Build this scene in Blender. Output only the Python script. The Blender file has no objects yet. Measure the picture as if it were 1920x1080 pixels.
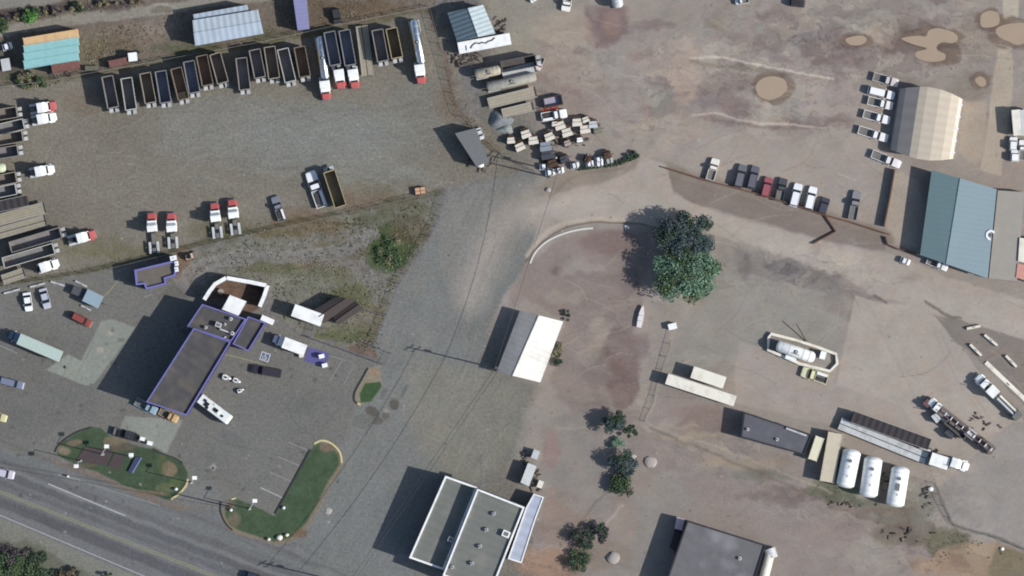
import bpy, math, random
import numpy as np
from mathutils import Vector

# ------------------------------------------------------------------ camera, sky, sun
S = 8.0                       # source pixels per metre
CAMH = 1500.0
scene = bpy.context.scene
COL = scene.collection
cam_d = bpy.data.cameras.new('camera'); cam = bpy.data.objects.new('camera', cam_d); COL.objects.link(cam)
cam.location = (0, 0, CAMH); cam.rotation_euler = (0, 0, 0)
cam_d.sensor_width = 36; cam_d.lens = 36 * CAMH / 240.0
cam_d.clip_start = 10; cam_d.clip_end = 12000
scene.camera = cam

SUN_EL, SUN_AZ = math.radians(37), math.atan2(-0.24, 1.0)     # azimuth measured from +x
world = bpy.data.worlds.new('World'); scene.world = world; world.use_nodes = True
wn = world.node_tree.nodes; wl = world.node_tree.links
bg = wn['Background']; sky = wn.new('ShaderNodeTexSky'); sky.sky_type = 'NISHITA'
sky.sun_disc = False; sky.sun_elevation = SUN_EL; sky.sun_rotation = math.radians(90) - SUN_AZ
wl.new(sky.outputs['Color'], bg.inputs['Color']); bg.inputs['Strength'].default_value = 0.125
sun_d = bpy.data.lights.new('sun', 'SUN'); sun_d.energy = 4.5; sun_d.angle = math.radians(0.5); sun_d.color = (1.0, 0.975, 0.94)
sun = bpy.data.objects.new('sun', sun_d); COL.objects.link(sun)
sd_ = Vector((math.cos(SUN_EL) * math.cos(SUN_AZ), math.cos(SUN_EL) * math.sin(SUN_AZ), math.sin(SUN_EL)))
sun.rotation_euler = sd_.to_track_quat('Z', 'Y').to_euler(); sun.location = sd_ * 300
scene.view_settings.view_transform = 'Standard'; scene.view_settings.look = 'None'
scene.view_settings.exposure = 0.0; scene.view_settings.gamma = 1.0
scene.cycles.max_bounces = 5; scene.cycles.filter_width = 1.9

GAIN = 1.14                   # what a white horizontal surface shows under this sun and sky

def lin(c):
    c = c / 255.0
    return c / 12.92 if c <= 0.04045 else ((c + 0.055) / 1.055) ** 2.4
def alb(r, g, b, cap=0.86):
    return tuple(min(cap, lin(v) / GAIN) for v in (r, g, b))
def W(px, py, z=0.0):         # source pixel seen at height z -> point of the place
    k = 1 - z / CAMH
    return ((px - 960) / S * k, (540 - py) / S * k)
R = random.Random(7)

# ------------------------------------------------------------------ materials
MATS = {}
def mat(name, rgb, rough=0.7, metal=0.0, var=0.12, scale=1.2, stripe=None, coord='Object', island=0.0, bump=0.0, spec=0.3, grime=None):
    """stripe = (axis, period_m, depth) ; island = random tint of loose pieces ; grime = (rgb, amount)"""
    if name in MATS: return MATS[name]
    m = bpy.data.materials.new(name); m.use_nodes = True; MATS[name] = m
    n = m.node_tree.nodes; l = m.node_tree.links; b = n['Principled BSDF']
    b.inputs['Roughness'].default_value = rough; b.inputs['Metallic'].default_value = metal
    b.inputs['Specular IOR Level'].default_value = spec
    c = alb(*rgb)
    tc = n.new('ShaderNodeTexCoord'); nz = n.new('ShaderNodeTexNoise')
    nz.inputs['Scale'].default_value = scale; nz.inputs['Detail'].default_value = 5; nz.inputs['Roughness'].default_value = 0.65
    l.new(tc.outputs[coord], nz.inputs['Vector'])
    mr = n.new('ShaderNodeMapRange'); mr.inputs['From Min'].default_value = 0.25; mr.inputs['From Max'].default_value = 0.75
    mr.inputs['To Min'].default_value = 1 - var; mr.inputs['To Max'].default_value = 1 + var
    l.new(nz.outputs['Fac'], mr.inputs['Value'])
    fac = mr.outputs['Result']
    def mul(a, bsock):
        q = n.new('ShaderNodeMath'); q.operation = 'MULTIPLY'; l.new(a, q.inputs[0]); l.new(bsock, q.inputs[1]); return q.outputs[0]
    hgt = nz.outputs['Fac']
    if stripe:
        ax, per, dep = stripe
        sx = n.new('ShaderNodeSeparateXYZ'); l.new(tc.outputs[coord], sx.inputs[0])
        a = n.new('ShaderNodeMath'); a.operation = 'MULTIPLY'; a.inputs[1].default_value = 2 * math.pi / per
        l.new(sx.outputs['XYZ'.index(ax)], a.inputs[0])
        s = n.new('ShaderNodeMath'); s.operation = 'SINE'; l.new(a.outputs[0], s.inputs[0])
        r2 = n.new('ShaderNodeMapRange'); r2.inputs['From Min'].default_value = -1; r2.inputs['From Max'].default_value = 1
        r2.inputs['To Min'].default_value = 1 - dep; r2.inputs['To Max'].default_value = 1 + dep * 0.5
        l.new(s.outputs[0], r2.inputs['Value']); fac = mul(fac, r2.outputs['Result'])
    if island:
        g = n.new('ShaderNodeNewGeometry'); r3 = n.new('ShaderNodeMapRange')
        r3.inputs['To Min'].default_value = 1 - island; r3.inputs['To Max'].default_value = 1 + island
        l.new(g.outputs['Random Per Island'], r3.inputs['Value']); fac = mul(fac, r3.outputs['Result'])
    vm = n.new('ShaderNodeVectorMath'); vm.operation = 'SCALE'
    if grime:
        gz = n.new('ShaderNodeTexNoise'); gz.inputs['Scale'].default_value = scale * 0.45; gz.inputs['Detail'].default_value = 6
        l.new(tc.outputs[coord], gz.inputs['Vector'])
        gr = n.new('ShaderNodeMapRange'); gr.inputs['From Min'].default_value = 0.48; gr.inputs['From Max'].default_value = 0.68
        gr.inputs['To Max'].default_value = grime[1]; l.new(gz.outputs['Fac'], gr.inputs['Value'])
        mx = n.new('ShaderNodeMix'); mx.data_type = 'RGBA'; mx.inputs[6].default_value = (*c, 1); mx.inputs[7].default_value = (*alb(*grime[0]), 1)
        l.new(gr.outputs['Result'], mx.inputs[0]); l.new(mx.outputs[2], vm.inputs[0])
    else:
        vm.inputs[0].default_value = c
    l.new(fac, vm.inputs['Scale']); l.new(vm.outputs[0], b.inputs['Base Color'])
    if bump:
        bp = n.new('ShaderNodeBump'); bp.inputs['Strength'].default_value = bump; bp.inputs['Distance'].default_value = 0.1
        l.new(hgt, bp.inputs['Height']); l.new(bp.outputs[0], b.inputs['Normal'])
    return m

# ------------------------------------------------------------------ mesh and object helpers
def tag(o, label=None, cat=None, group=None, kind=None):
    if label: o['label'] = label
    if cat: o['category'] = cat
    if group: o['group'] = group
    if kind: o['kind'] = kind
    return o

class MB:
    def __init__(s): s.v = []; s.f = []
    def add(s, vs, fs):
        o = len(s.v); s.v += [tuple(p) for p in vs]; s.f += [tuple(i + o for i in f) for f in fs]; return s
    def box(s, x0, x1, y0, y1, z0, z1):
        return s.add([(x0,y0,z0),(x1,y0,z0),(x1,y1,z0),(x0,y1,z0),(x0,y0,z1),(x1,y0,z1),(x1,y1,z1),(x0,y1,z1)],
                     [(3,2,1,0),(4,5,6,7),(0,1,5,4),(1,2,6,5),(2,3,7,6),(3,0,4,7)])
    def prism(s, poly, z0, z1, zt=None):
        k = len(poly); zt = zt or [z1] * k
        return s.add([(x,y,z0) for x,y in poly] + [(p[0],p[1],zt[i]) for i,p in enumerate(poly)],
                     [tuple(range(k-1,-1,-1)), tuple(range(k,2*k))] + [(i,(i+1)%k,k+(i+1)%k,k+i) for i in range(k)])
    def loft(s, secs):
        k = len(secs[0]); vs = [p for sc in secs for p in sc]; fs = []
        for a in range(len(secs)-1):
            for i in range(k):
                j = (i+1)%k; fs.append((a*k+i, a*k+j, (a+1)*k+j, (a+1)*k+i))
        fs.append(tuple(range(k-1,-1,-1))); fs.append(tuple(range((len(secs)-1)*k, len(secs)*k)))
        return s.add(vs, fs)
    def cyl(s, p0, p1, r0, r1=None, n=10, squash=1.0):
        r1 = r0 if r1 is None else r1
        p0, p1 = Vector(p0), Vector(p1); d = (p1-p0).normalized()
        u = d.cross(Vector((0,0,1)));  u = Vector((1,0,0)) if u.length < 1e-4 else u.normalized(); w = u.cross(d)
        return s.loft([[tuple(p + u*math.cos(t)*r + w*math.sin(t)*r*squash) for t in [2*math.pi*i/n for i in range(n)]] for p, r in ((p0,r0),(p1,r1))])
    def capsule(s, x0, x1, y, z, r, n=16, sq=1.0, cap=0.35):
        xs = [(x0, .30), (x0+cap*.25*r*2, .72), (x0+cap*r*2, 1), (x1-cap*r*2, 1), (x1-cap*.25*r*2, .72), (x1, .30)]
        return s.loft([[(x, y+math.cos(-t)*r*q, z+math.sin(-t)*r*q*sq) for t in [2*math.pi*i/n for i in range(n)]] for x, q in xs])
    def build(s, name, m, parent=None, smooth=False, **kw):
        me = bpy.data.meshes.new(name); me.from_pydata(s.v, [], s.f); me.validate()
        import bmesh
        b = bmesh.new(); b.from_mesh(me); bmesh.ops.recalc_face_normals(b, faces=b.faces); b.to_mesh(me); b.free()
        if smooth:
            me.shade_smooth()
            try: me.set_sharp_from_angle(angle=math.radians(35))
            except Exception: pass
        me.materials.append(m); o = bpy.data.objects.new(name, me); COL.objects.link(o)
        if parent: o.parent = parent
        return tag(o, **kw)

def empty(name, x, y, rz=0.0, z=0.0, **kw):
    o = bpy.data.objects.new(name, None); COL.objects.link(o); o.location = (x, y, z); o.rotation_euler = (0, 0, rz)
    o.empty_display_size = 0.5
    return tag(o, **kw)
KIDS = {}
def copy_tree(o, parent=None):
    c = o.copy(); COL.objects.link(c)
    if parent: c.parent = parent
    for k in o.children: copy_tree(k, c)
    return c

def catmull(pts, n=6, closed=False):
    out = []; k = len(pts)
    for i in range(k if closed else k-1):
        if closed: p = [pts[(i-1)%k], pts[i], pts[(i+1)%k], pts[(i+2)%k]]
        else: p = [pts[max(i-1,0)], pts[i], pts[i+1], pts[min(i+2,k-1)]]
        for j in range(n):
            t = j/n
            out.append(tuple(0.5*((2*p[1][a]) + (-p[0][a]+p[2][a])*t + (2*p[0][a]-5*p[1][a]+4*p[2][a]-p[3][a])*t*t + (-p[0][a]+3*p[1][a]-3*p[2][a]+p[3][a])*t**3) for a in (0,1)))
    if not closed: out.append(tuple(pts[-1]))
    return out
def ribbon(mb, pts, w, z0, z1):          # pts in metres
    L = []; Rr = []
    for i, p in enumerate(pts):
        a = pts[max(i-1,0)]; b = pts[min(i+1,len(pts)-1)]
        d = math.hypot(b[0]-a[0], b[1]-a[1]) or 1; nx, ny = -(b[1]-a[1])/d, (b[0]-a[0])/d
        L.append((p[0]+nx*w/2, p[1]+ny*w/2)); Rr.append((p[0]-nx*w/2, p[1]-ny*w/2))
    for i in range(len(pts)-1):
        if z1 > z0 + 1e-6:
            mb.prism([Rr[i], Rr[i+1], L[i+1], L[i]], z0, z1)
        else:
            mb.add([(*Rr[i], z0), (*Rr[i+1], z0), (*L[i+1], z0), (*L[i], z0)], [(0,1,2,3)])
    return mb
# ------------------------------------------------------------------ the ground: one sheet cut into its surfaces
def _h(ix, iy, seed):
    n = (ix.astype(np.int64)*374761393 + iy.astype(np.int64)*668265263 + seed*1274126177) & 0xffffffff
    n = ((n ^ (n >> 13)) * 1274126177) & 0xffffffff
    return ((n ^ (n >> 16)) & 0xffff) / 65535.0
def vn(x, y, seed):
    ix = np.floor(x); iy = np.floor(y); fx = x-ix; fy = y-iy; fx = fx*fx*(3-2*fx); fy = fy*fy*(3-2*fy)
    a = _h(ix,iy,seed); b = _h(ix+1,iy,seed); c = _h(ix,iy+1,seed); d = _h(ix+1,iy+1,seed)
    return (a+(b-a)*fx)*(1-fy) + (c+(d-c)*fx)*fy - 0.5
def fbm(x, y, sc, seed, o=4, g=0.55):
    t = 0; a = 1; k = 0
    for i in range(o):
        t = t + a*vn(x/sc*2**i + 17.3*i, y/sc*2**i - 9.1*i, seed+i); k += a; a *= g
    return t/k*2.0            # roughly -1..1
def far(step0, upto):
    out = []; p = 0; st = step0
    while p < upto: p += st; out.append(p); st *= 1.6
    return out
core_x = list(range(-48, 1970, 2)); core_y = list(range(-48, 1130, 2))
gx = np.array([-48-f for f in far(8, 16000)][::-1] + core_x + [core_x[-1]+f for f in far(8, 16000)], float)
gy = np.array([-48-f for f in far(8, 16000)][::-1] + core_y + [core_y[-1]+f for f in far(8, 16000)], float)
NX, NY = len(gx), len(gy)
X, Y = np.meshgrid(gx, gy); X = X.ravel(); Y = Y.ravel()
WX = fbm(X, Y, 26, 11, 4); WY = fbm(X, Y, 26, 31, 4)          # ragged edges
def lin_a(c): return np.array([lin(v)/GAIN for v in c])
CC = np.tile(lin_a((146,138,131)), (len(X), 1)); GR = np.full(len(X), 0.35); RG = np.zeros(len(X), np.int32)
REG = ['ground']
def seg_dist(pts, x, y, closed):
    d = np.full(x.shape, 1e9); inside = np.zeros(x.shape, bool); k = len(pts)
    for i in range(k if closed else k-1):
        ax, ay = pts[i]; bx, by = pts[(i+1) % k]
        ex, ey = bx-ax, by-ay; L = ex*ex+ey*ey or 1e-9
        t = np.clip(((x-ax)*ex + (y-ay)*ey)/L, 0, 1)
        d = np.minimum(d, np.hypot(x-ax-t*ex, y-ay-t*ey))
        if closed and ay != by:
            c = ((ay > y) != (by > y)) & (x < (bx-ax)*(y-ay)/(by-ay)+ax); inside ^= c
    return np.where(inside, -d, d) if closed else d
def _apply(pts, closed, width, color, feather, warp, k, grain, region):
    p = np.array(pts); pad = width + feather + warp*2 + 4
    s = (X > p[:,0].min()-pad) & (X < p[:,0].max()+pad) & (Y > p[:,1].min()-pad) & (Y < p[:,1].max()+pad)
    if not s.any(): return
    d = seg_dist(pts, X[s]+WX[s]*warp, Y[s]+WY[s]*warp, closed) - width
    m = np.clip(0.5 - d/feather/1.0, 0, 1); m = m*m*(3-2*m)
    if region is not None:
        if region not in REG: REG.append(region)
        r = RG[s]; r[m > 0.5] = REG.index(region); RG[s] = r
    m = m*k
    if color is not None: CC[s] = CC[s]*(1-m[:,None]) + lin_a(color)*m[:,None]
    if grain is not None: GR[s] = GR[s]*(1-m) + grain*m
def area(pts, color, feather=5, warp=4, k=1.0, grain=None, region=None, smooth=False):
    if smooth: pts = catmull(pts, 5, True)
    _apply(pts, True, 0, color, feather, warp, k, grain, region)
def strip(pts, width, color, feather=3, warp=2, k=1.0, grain=None, region=None, smooth=True):
    if smooth: pts = catmull(pts, 5)
    _apply(pts, False, width/2, color, feather, warp, k, grain, region)
def spot(x, y, rx, ry, color, feather=4, warp=5, k=1.0, a=0.0, **kw):
    ca, sa = math.cos(a), math.sin(a)
    area([(x+rx*math.cos(t)*ca-ry*math.sin(t)*sa, y+rx*math.cos(t)*sa+ry*math.sin(t)*ca) for t in [i*math.pi/6 for i in range(12)]], color, feather, warp, k, **kw)

BIG = 20000
# --- left half: duller, crisper; right half: paler dusty dirt
area([(-BIG,-BIG),(955,-BIG),(935,120),(1010,230),(990,330),(930,480),(905,560),(985,720),(960,850),(1010,960),(1000,BIG),(-BIG,BIG)], (112,109,103), 90, 20, 1, 1.0)
# north west dry grass
area([(-BIG,-BIG),(900,-BIG),(815,0),(800,20),(480,84),(150,142),(60,160),(-BIG,200)], (106,98,86), 10, 8, 1, 1.0, 'ground')
for (x,y,rx,ry,c,k) in ((240,60,60,26,(122,110,95),.7),(300,45,40,22,(128,118,104),.6),(215,80,50,14,(96,86,60),.5),(350,92,70,10,(80,84,60),.8),(560,64,60,10,(84,80,62),.7),(700,25,80,22,(104,90,72),.8),
                        (600,40,50,18,(98,84,66),.7),(640,8,90,12,(92,78,62),.8),(505,70,40,12,(86,88,62),.7),(170,95,40,20,(104,92,66),.6),(60,150,60,12,(78,80,58),.8),(20,120,30,20,(78,76,66),.8),(110,160,60,12,(92,88,66),.6)):
    spot(x,y,rx,ry,c,26,16,k)
area([(-BIG,-BIG),(130,-BIG),(118,0),(90,7),(40,14),(0,17),(-BIG,60)], (128,124,118), 6, 5, 1, .8, 'road')
strip([(-400,120),(0,58),(60,48),(130,36),(250,22),(330,12),(460,-4),(700,-40),(1200,-120)], 18, (133,128,119), 7, 5, 1, .9, 'road')
strip([(0,66),(140,46),(260,30)], 4, (150,145,135), 5, 4, .5)
spot(305,18,22,7,(108,103,90),6,4,.8); strip([(275,14),(300,8),(330,14),(322,24),(290,26)], 2, (160,155,146), 3, 3, .6)
strip([(0,24),(60,22),(120,14),(240,10)], 16, (76,66,64), 10, 9, .8)
# gravel yard
area([(-BIG,160),(0,166),(150,143),(480,86),(800,22),(812,60),(838,130),(862,216),(935,288),(1000,318),(850,348),(780,366),(480,437),(325,475),(175,510),(0,536),(-BIG,560)], (118,113,104), 8, 6, 1, 1.0, 'gravel_yard')
for (x,y,rx,ry,c,k) in ((480,250,240,70,(121,120,115),.8),(620,250,160,60,(120,122,118),.7),(330,330,160,50,(117,112,103),.7),(700,330,110,28,(122,123,119),.6),(780,220,60,80,(116,115,108),.6),(250,250,70,50,(112,107,98),.6),(170,190,60,30,(112,102,88),.6),
                        (150,430,80,60,(112,107,97),.6),(215,470,90,14,(100,96,72),.8),(440,430,90,16,(98,94,72),.8),(560,415,60,16,(112,92,76),.8),(700,375,60,20,(112,96,80),.8),(730,355,60,22,(106,100,84),.7),(60,390,60,60,(108,103,96),.5),(840,180,14,60,(112,98,84),.8)):
    spot(x,y,rx,ry,c,40,18,k)
# verge along the yard fences
strip([(0,162),(150,141),(480,83),(810,16)], 9, (96,92,70), 8, 8, .8)
strip([(806,16),(835,120),(862,212),(935,285)], 9, (104,90,76), 8, 9, .8)
strip([(820,16),(848,110),(880,210),(950,290)], 14, (120,113,98), 10, 9, .6)
strip([(0,532),(175,505),(325,470),(480,433),(660,398),(830,358)], 12, (86,84,66), 10, 9, .85)
# triangle of rough grass between the yard and the filling station
area([(340,478),(480,442),(660,402),(832,364),(822,418),(746,540),(725,600),(725,672),(600,640),(520,600),(505,530),(430,515),(360,560),(332,520)], (112,110,98), 8, 8, 1, 1, 'ground')
area([(300,520),(420,480),(560,470),(700,440),(740,470),(700,540),(640,545),(560,500),(430,495),(340,560),(310,560)], (115,111,103), 16, 12, .9)
for (x,y,rx,ry,c,k) in ((735,462,46,40,(70,82,52),.95),(720,480,36,36,(62,78,46),.8),(770,430,40,30,(88,82,62),.7),(760,395,50,20,(90,88,68),.7),(600,425,60,14,(106,92,70),.8),(520,440,50,10,(98,88,62),.8),(560,490,50,14,(110,92,68),.8),
                        (520,500,50,16,(92,92,66),.8),(600,520,60,18,(98,98,70),.7),(660,560,40,30,(92,94,66),.8),(650,625,60,18,(88,92,62),.85),(700,600,28,40,(104,98,76),.7),(690,660,40,16,(104,84,72),.7),(345,500,16,40,(118,92,72),.7),(640,470,60,22,(100,92,72),.7),(700,410,40,12,(88,92,66),.7)):
    spot(x,y,rx,ry,c,14,14,k)
# worn track curving through the triangle
strip([(330,560),(352,520),(400,492),(470,478),(560,482),(640,470),(700,440)], 26, (121,119,112), 10, 8, .8)
strip([(340,548),(372,506),(440,484),(540,488),(640,476)], 3, (104,100,90), 4, 4, .6); strip([(322,540),(360,498),(430,474),(540,474),(640,458)], 3, (132,128,118), 4, 4, .6)
spot(560,540,70,26,(112,112,98),20,14,.6); spot(640,600,60,20,(116,112,98),20,14,.6)
# middle gravel/asphalt road
area([(1000,318),(1010,420),(985,500),(935,570),(895,680),(940,705),(1000,720),(975,800),(960,860),(900,905),(835,890),(770,1040),(840,1075),(860,BIG),(480,BIG),(560,1010),(590,965),(640,875),(640,840),(660,750),(690,690),(715,680),(700,650),(740,545),(790,470),(824,420),(835,362)], (114,115,112), 10, 6, 1, .8, 'road')
area([(770,680),(900,690),(1000,722),(975,800),(960,860),(890,905),(830,885),(760,800)], (122,119,109), 40, 14, .8)
area([(860,360),(1010,330),(1000,420),(960,500),(900,560),(850,560),(820,440)], (124,122,117), 40, 14, .7)
area([(480,1000),(600,980),(700,900),(770,1000),(770,1080),(480,1080)], (112,114,114), 40, 14, .6)
# filling station lot
area([(-BIG,560),(0,540),(175,513),(250,505),(330,530),(380,565),(500,600),(580,635),(725,680),(690,690),(665,740),(672,760),(640,830),(600,826),(580,845),(515,965),(425,935),(412,950),(352,960),(300,940),(105,855),(-BIG,780)], (109,108,104), 8, 3, 1, .8, 'parking_lot')
area([(-40,600),(200,640),(180,790),(0,830),(-40,830)], (104,103,100), 30, 14, .8)
area([(350,780),(560,700),(640,760),(560,860),(500,930),(380,900),(330,850)], (106,106,103), 30, 14, .6)
area([(400,900),(352,905),(340,940),(430,960)], (112,112,110), 16, 8, .8)
area([(190,602),(210,598),(254,614),(176,720),(156,716),(150,680)], (132,136,128), 2, 1, .9, .5)
area([(128,664),(162,682),(168,722),(160,722),(86,694)], (134,138,130), 2, 1, .9, .5)
area([(236,780),(342,788),(312,849),(285,836),(223,805)], (134,138,132), 3, 2, .9, .5)
spot(208,623,7,6,(150,146,134),2,1); spot(188,656,7,6,(150,146,134),2,1); spot(121,688,3,3,(40,40,42),2,1)
area([(290,560),(330,530),(312,520),(352,558)], (100,97,92), 6, 3, .8)
area([(395,560),(405,535),(428,524),(498,538),(485,580),(462,590),(440,560)], (104,84,68), 4, 2, .9)
area([(392,876),(401,869),(407,875),(400,884)], (146,146,140), 1.5, 1, .9); spot(399,878,2.5,2.5,(30,30,32),2,1)
for i in range(40):
    x, y = R.uniform(0,620), R.uniform(600,900); spot(x,y,R.uniform(2,7),R.uniform(2,5),(82,80,77),5,5,.5)
# highway and shoulder
area([(-BIG,500),(-40,836),(0,845),(105,866),(180,890),(310,942),(352,962),(412,952),(420,978),(520,1026),(600,1062),(700,BIG),(-BIG,BIG)], (106,107,108), 8, 4, 1, .7, 'highway')
def along(off, w, c, k, f=6):           # bands parallel to the centre line
    strip([(-300, 805+off),(0, 921+off),(410,1081+off),(1100,1350+off)], w, c, f, 3, k, smooth=False)
for off,w,c,k in ((-34,14,(88,89,92),.8),(-58,12,(92,92,94),.6),(-16,10,(90,91,94),.6),(20,22,(84,84,88),.8),(40,7,(108,108,110),.6),(8,6,(112,112,108),.4),(-80,8,(112,114,112),.7),(-46,6,(116,117,116),.7),(-95,6,(98,97,96),.6)):
    along(off,w,c,k)
area([(-BIG,400),(-40,952),(0,970),(260,1082),(420,1160),(700,BIG),(-BIG,BIG)], (117,117,110), 4, 2, 1, .8, 'verge')
area([(-BIG,700),(-40,1000),(60,1020),(130,1060),(200,1090),(500,BIG),(-BIG,BIG)], (96,98,86), 14, 14, .9, 1)
strip([(100,866),(170,888),(240,915),(300,942),(345,950)], 9, (116,103,92), 8, 6, .8)
for x in (420,470,520,560): strip([(x-60,1000),(x,1020),(x+60,1060)], 3, (94,94,94), 4, 3, .4)
# islands
I1 = [(171,800),(188,803),(203,815),(230,828),(262,838),(290,842),(308,852),(326,858),(343,868),(352,885),(350,905),(337,925),(318,938),(290,930),(235,910),(180,885),(122,862),(106,852),(112,832),(140,812)]
area(I1, (66,80,62), 3, 2, 1, .6, 'lawn')
for (x,y,rx,ry,c,k) in ((318,880,16,14,(122,108,90),.9),(215,828,22,10,(118,108,92),.8),(330,905,10,10,(90,98,66),.6),(310,915,18,10,(96,100,74),.8),(285,925,30,6,(112,98,84),.8),(120,845,12,8,(120,108,92),.9),(140,830,14,6,(112,98,84),.8),(305,872,10,20,(88,90,64),.5),(228,840,26,8,(94,84,76),.7),(150,872,30,5,(104,94,82),.7)):
    spot(x,y,rx,ry,c,5,5,k)
I2 = [(418,948),(419,968),(428,984),(450,996),(480,1006),(510,1016),(530,1014),(556,1002),(574,984),(590,958),(614,912),(640,868),(637,848),(622,832),(602,826),(589,832),(581,845),(517,962),(512,968),(490,955),(466,944),(440,936),(425,938)]
area([(x+(3 if x>470 else -2), y+5) for x,y in I2], (122,112,96), 6, 4, .9, .7, 'verge')
area([(a*0.965+520*0.035, b*0.97+960*0.03) for a,b in I2], (68,83,64), 4, 3, 1, .6, 'lawn')
spot(613,838,16,9,(112,96,84),6,4,.9); spot(440,975,12,12,(112,102,88),8,5,.7); spot(562,1000,14,8,(108,90,74),8,5,.8); spot(432,948,10,10,(104,92,84),6,4,.7)
area([(692,690),(714,684),(716,722),(699,749),(676,758),(665,749),(666,734)], (132,124,108), 4, 3, 1, .7, 'verge')
area([(684,719),(713,715),(715,724),(696,752),(677,755),(674,740)], (64,86,58), 3, 2, 1, .6, 'lawn')
spot(703,697,10,8,(140,118,102),6,4,.8)
for (x,y,rx,ry,a,c) in ((739,758,10,12,.3,(84,80,74)),(718,738,5,14,.5,(100,98,95)),(699,772,15,9,.5,(88,84,78)),(704,788,14,9,.2,(94,91,86)),(722,780,7,7,0,(96,93,88)),(757,735,3,12,.4,(96,96,92)),(680,790,22,14,0,(106,106,103))):
    spot(x,y,rx,ry,c,3,4,.9,a)
spot(724,770,5,4,(142,138,130),3,2,.7)
# power line shadows painted as thin dark lines on the middle road
strip([(950,335),(925,470),(890,560),(850,640),(815,690)], 1.2, (84,84,82), 2.0, 1, .5); strip([(905,690),(875,780),(850,880)], 1.2, (90,90,88), 2, 1, .4)
for i in range(26):
    x = R.uniform(700,940); y = R.uniform(380,1040); spot(x,y,R.uniform(8,30),R.uniform(3,9),R.choice([(126,124,118),(104,105,103),(120,116,106)]),12,8,.5,-1.05)
# --- right half
area([(900,-60),(1100,-60),(1100,20),(1000,90),(930,100)], (136,132,122), 40, 16, .8)
area([(1095,14),(1180,8),(1182,60),(1160,76),(1130,90),(1102,84),(1090,55)], (124,108,106), 12, 12, .95)
spot(1150,45,18,26,(140,120,112),14,8,.7)
for (x,y,rx,ry,c,k) in ((1050,60,60,40,(158,145,132),.7),(1150,130,60,30,(146,142,135),.7),(1230,120,60,40,(150,138,130),.6),(1280,155,34,44,(168,152,138),.85),(1285,95,20,26,(166,154,142),.7),(1345,45,16,14,(118,108,100),.7),(1240,190,24,44,(136,134,124),.7),
    (1210,200,16,24,(128,114,106),.6),(1250,240,60,30,(164,150,134),.8),(1340,180,36,30,(122,110,108),.75),(1380,150,40,26,(126,116,110),.7),(1400,205,50,20,(128,112,108),.7),(1470,60,60,40,(132,122,116),.7),(1520,70,34,14,(112,106,108),.8),(1560,95,60,30,(128,114,110),.7),
    (1620,40,60,24,(146,140,132),.7),(1700,30,80,20,(150,142,134),.7),(1640,90,60,34,(126,114,110),.8),(1730,85,80,40,(128,114,108),.8),(1840,70,60,50,(136,126,116),.7),(1820,160,40,34,(130,120,110),.7),(1680,120,40,20,(154,146,138),.6),(1500,140,80,20,(150,138,130),.6),
    (1480,200,90,40,(150,144,137),.7),(1560,190,60,50,(154,142,136),.6),(1540,230,60,10,(116,102,98),.8),(1480,232,40,12,(122,108,104),.8),(1450,300,160,50,(158,148,138),.8),(1600,330,90,60,(156,146,138),.7),(1400,290,60,30,(160,150,140),.6),(1310,260,40,26,(154,144,134),.6),(1060,150,80,60,(150,138,128),.7),(1080,200,80,40,(142,130,124),.6),
    (1490,85,20,8,(154,148,140),.8),(1560,28,20,6,(160,150,142),.7),(1590,120,26,8,(160,150,144),.7),(1790,105,26,10,(164,154,144),.7),(1760,44,16,5,(168,158,148),.7),(1880,330,60,60,(150,138,128),.6)):
    spot(x,y,rx,ry,c,22,20,k)
for i in range(150):
    x = R.uniform(1000,1900); y = R.uniform(0,250)
    if 1600 < x < 1830 and y > 120: continue
    spot(x,y,R.uniform(6,34),R.uniform(3,9),R.choice([(118,104,102),(132,118,112),(158,148,140),(150,140,128),(112,102,104),(144,142,134),(166,152,140)]),8,12,R.uniform(.3,.65),R.uniform(-.2,.5))
strip([(1293,110),(1350,106),(1400,118),(1480,132),(1560,150)], 3.5, (186,176,164), 4, 4, .9); strip([(1300,216),(1345,214),(1400,228),(1470,232),(1560,240)], 3.5, (182,170,160), 4, 4, .85)
strip([(1296,115),(1400,128),(1480,140)], 8, (120,112,96), 8, 6, .6); strip([(1320,222),(1440,238),(1560,248)], 6, (118,102,98), 6, 6, .6)
strip([(1310,262),(1330,285)], 6, (174,164,152), 6, 4, .7)
for i in range(9): strip([(1240,200+i*9),(1262,197+i*9+R.uniform(-3,3)),(1300,203+i*9)], 2, (150,136,126), 3, 4, .5)
# pale vertical concrete roads on the far right
area([(1882,-60),(1914,-60),(1908,40),(1880,38)], (174,164,148), 3, 2, 1, .3, 'path')
area([(1874,76),(1886,72),(1900,84),(1898,180),(1880,290),(1878,330),(1838,320),(1850,250),(1862,150)], (168,156,140), 4, 2, 1, .3, 'path')
area([(1808,190),(1850,190),(1846,290),(1830,310),(1796,285)], (160,147,132), 6, 3, .9)
area([(1655,330),(1690,322),(1722,340),(1734,400),(1724,470),(1680,458),(1664,436)], (164,154,142), 8, 5, .9)
# car park behind the low brown wall
area([(1250,314),(1330,250),(1450,243),(1600,240),(1672,290),(1674,330),(1658,430),(1548,402),(1430,366)], (154,145,137), 8, 5, .9, .3, 'parking_lot')
strip([(1247,318),(1330,345),(1430,370),(1548,410),(1665,445)], 26, (130,120,112), 12, 5, .8)
area([(1245,322),(1300,340),(1440,380),(1550,412),(1660,445),(1660,470),(1540,450),(1440,420),(1290,380),(1250,350)], (128,118,111), 5, 4, 1, .3, 'verge')
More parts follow.
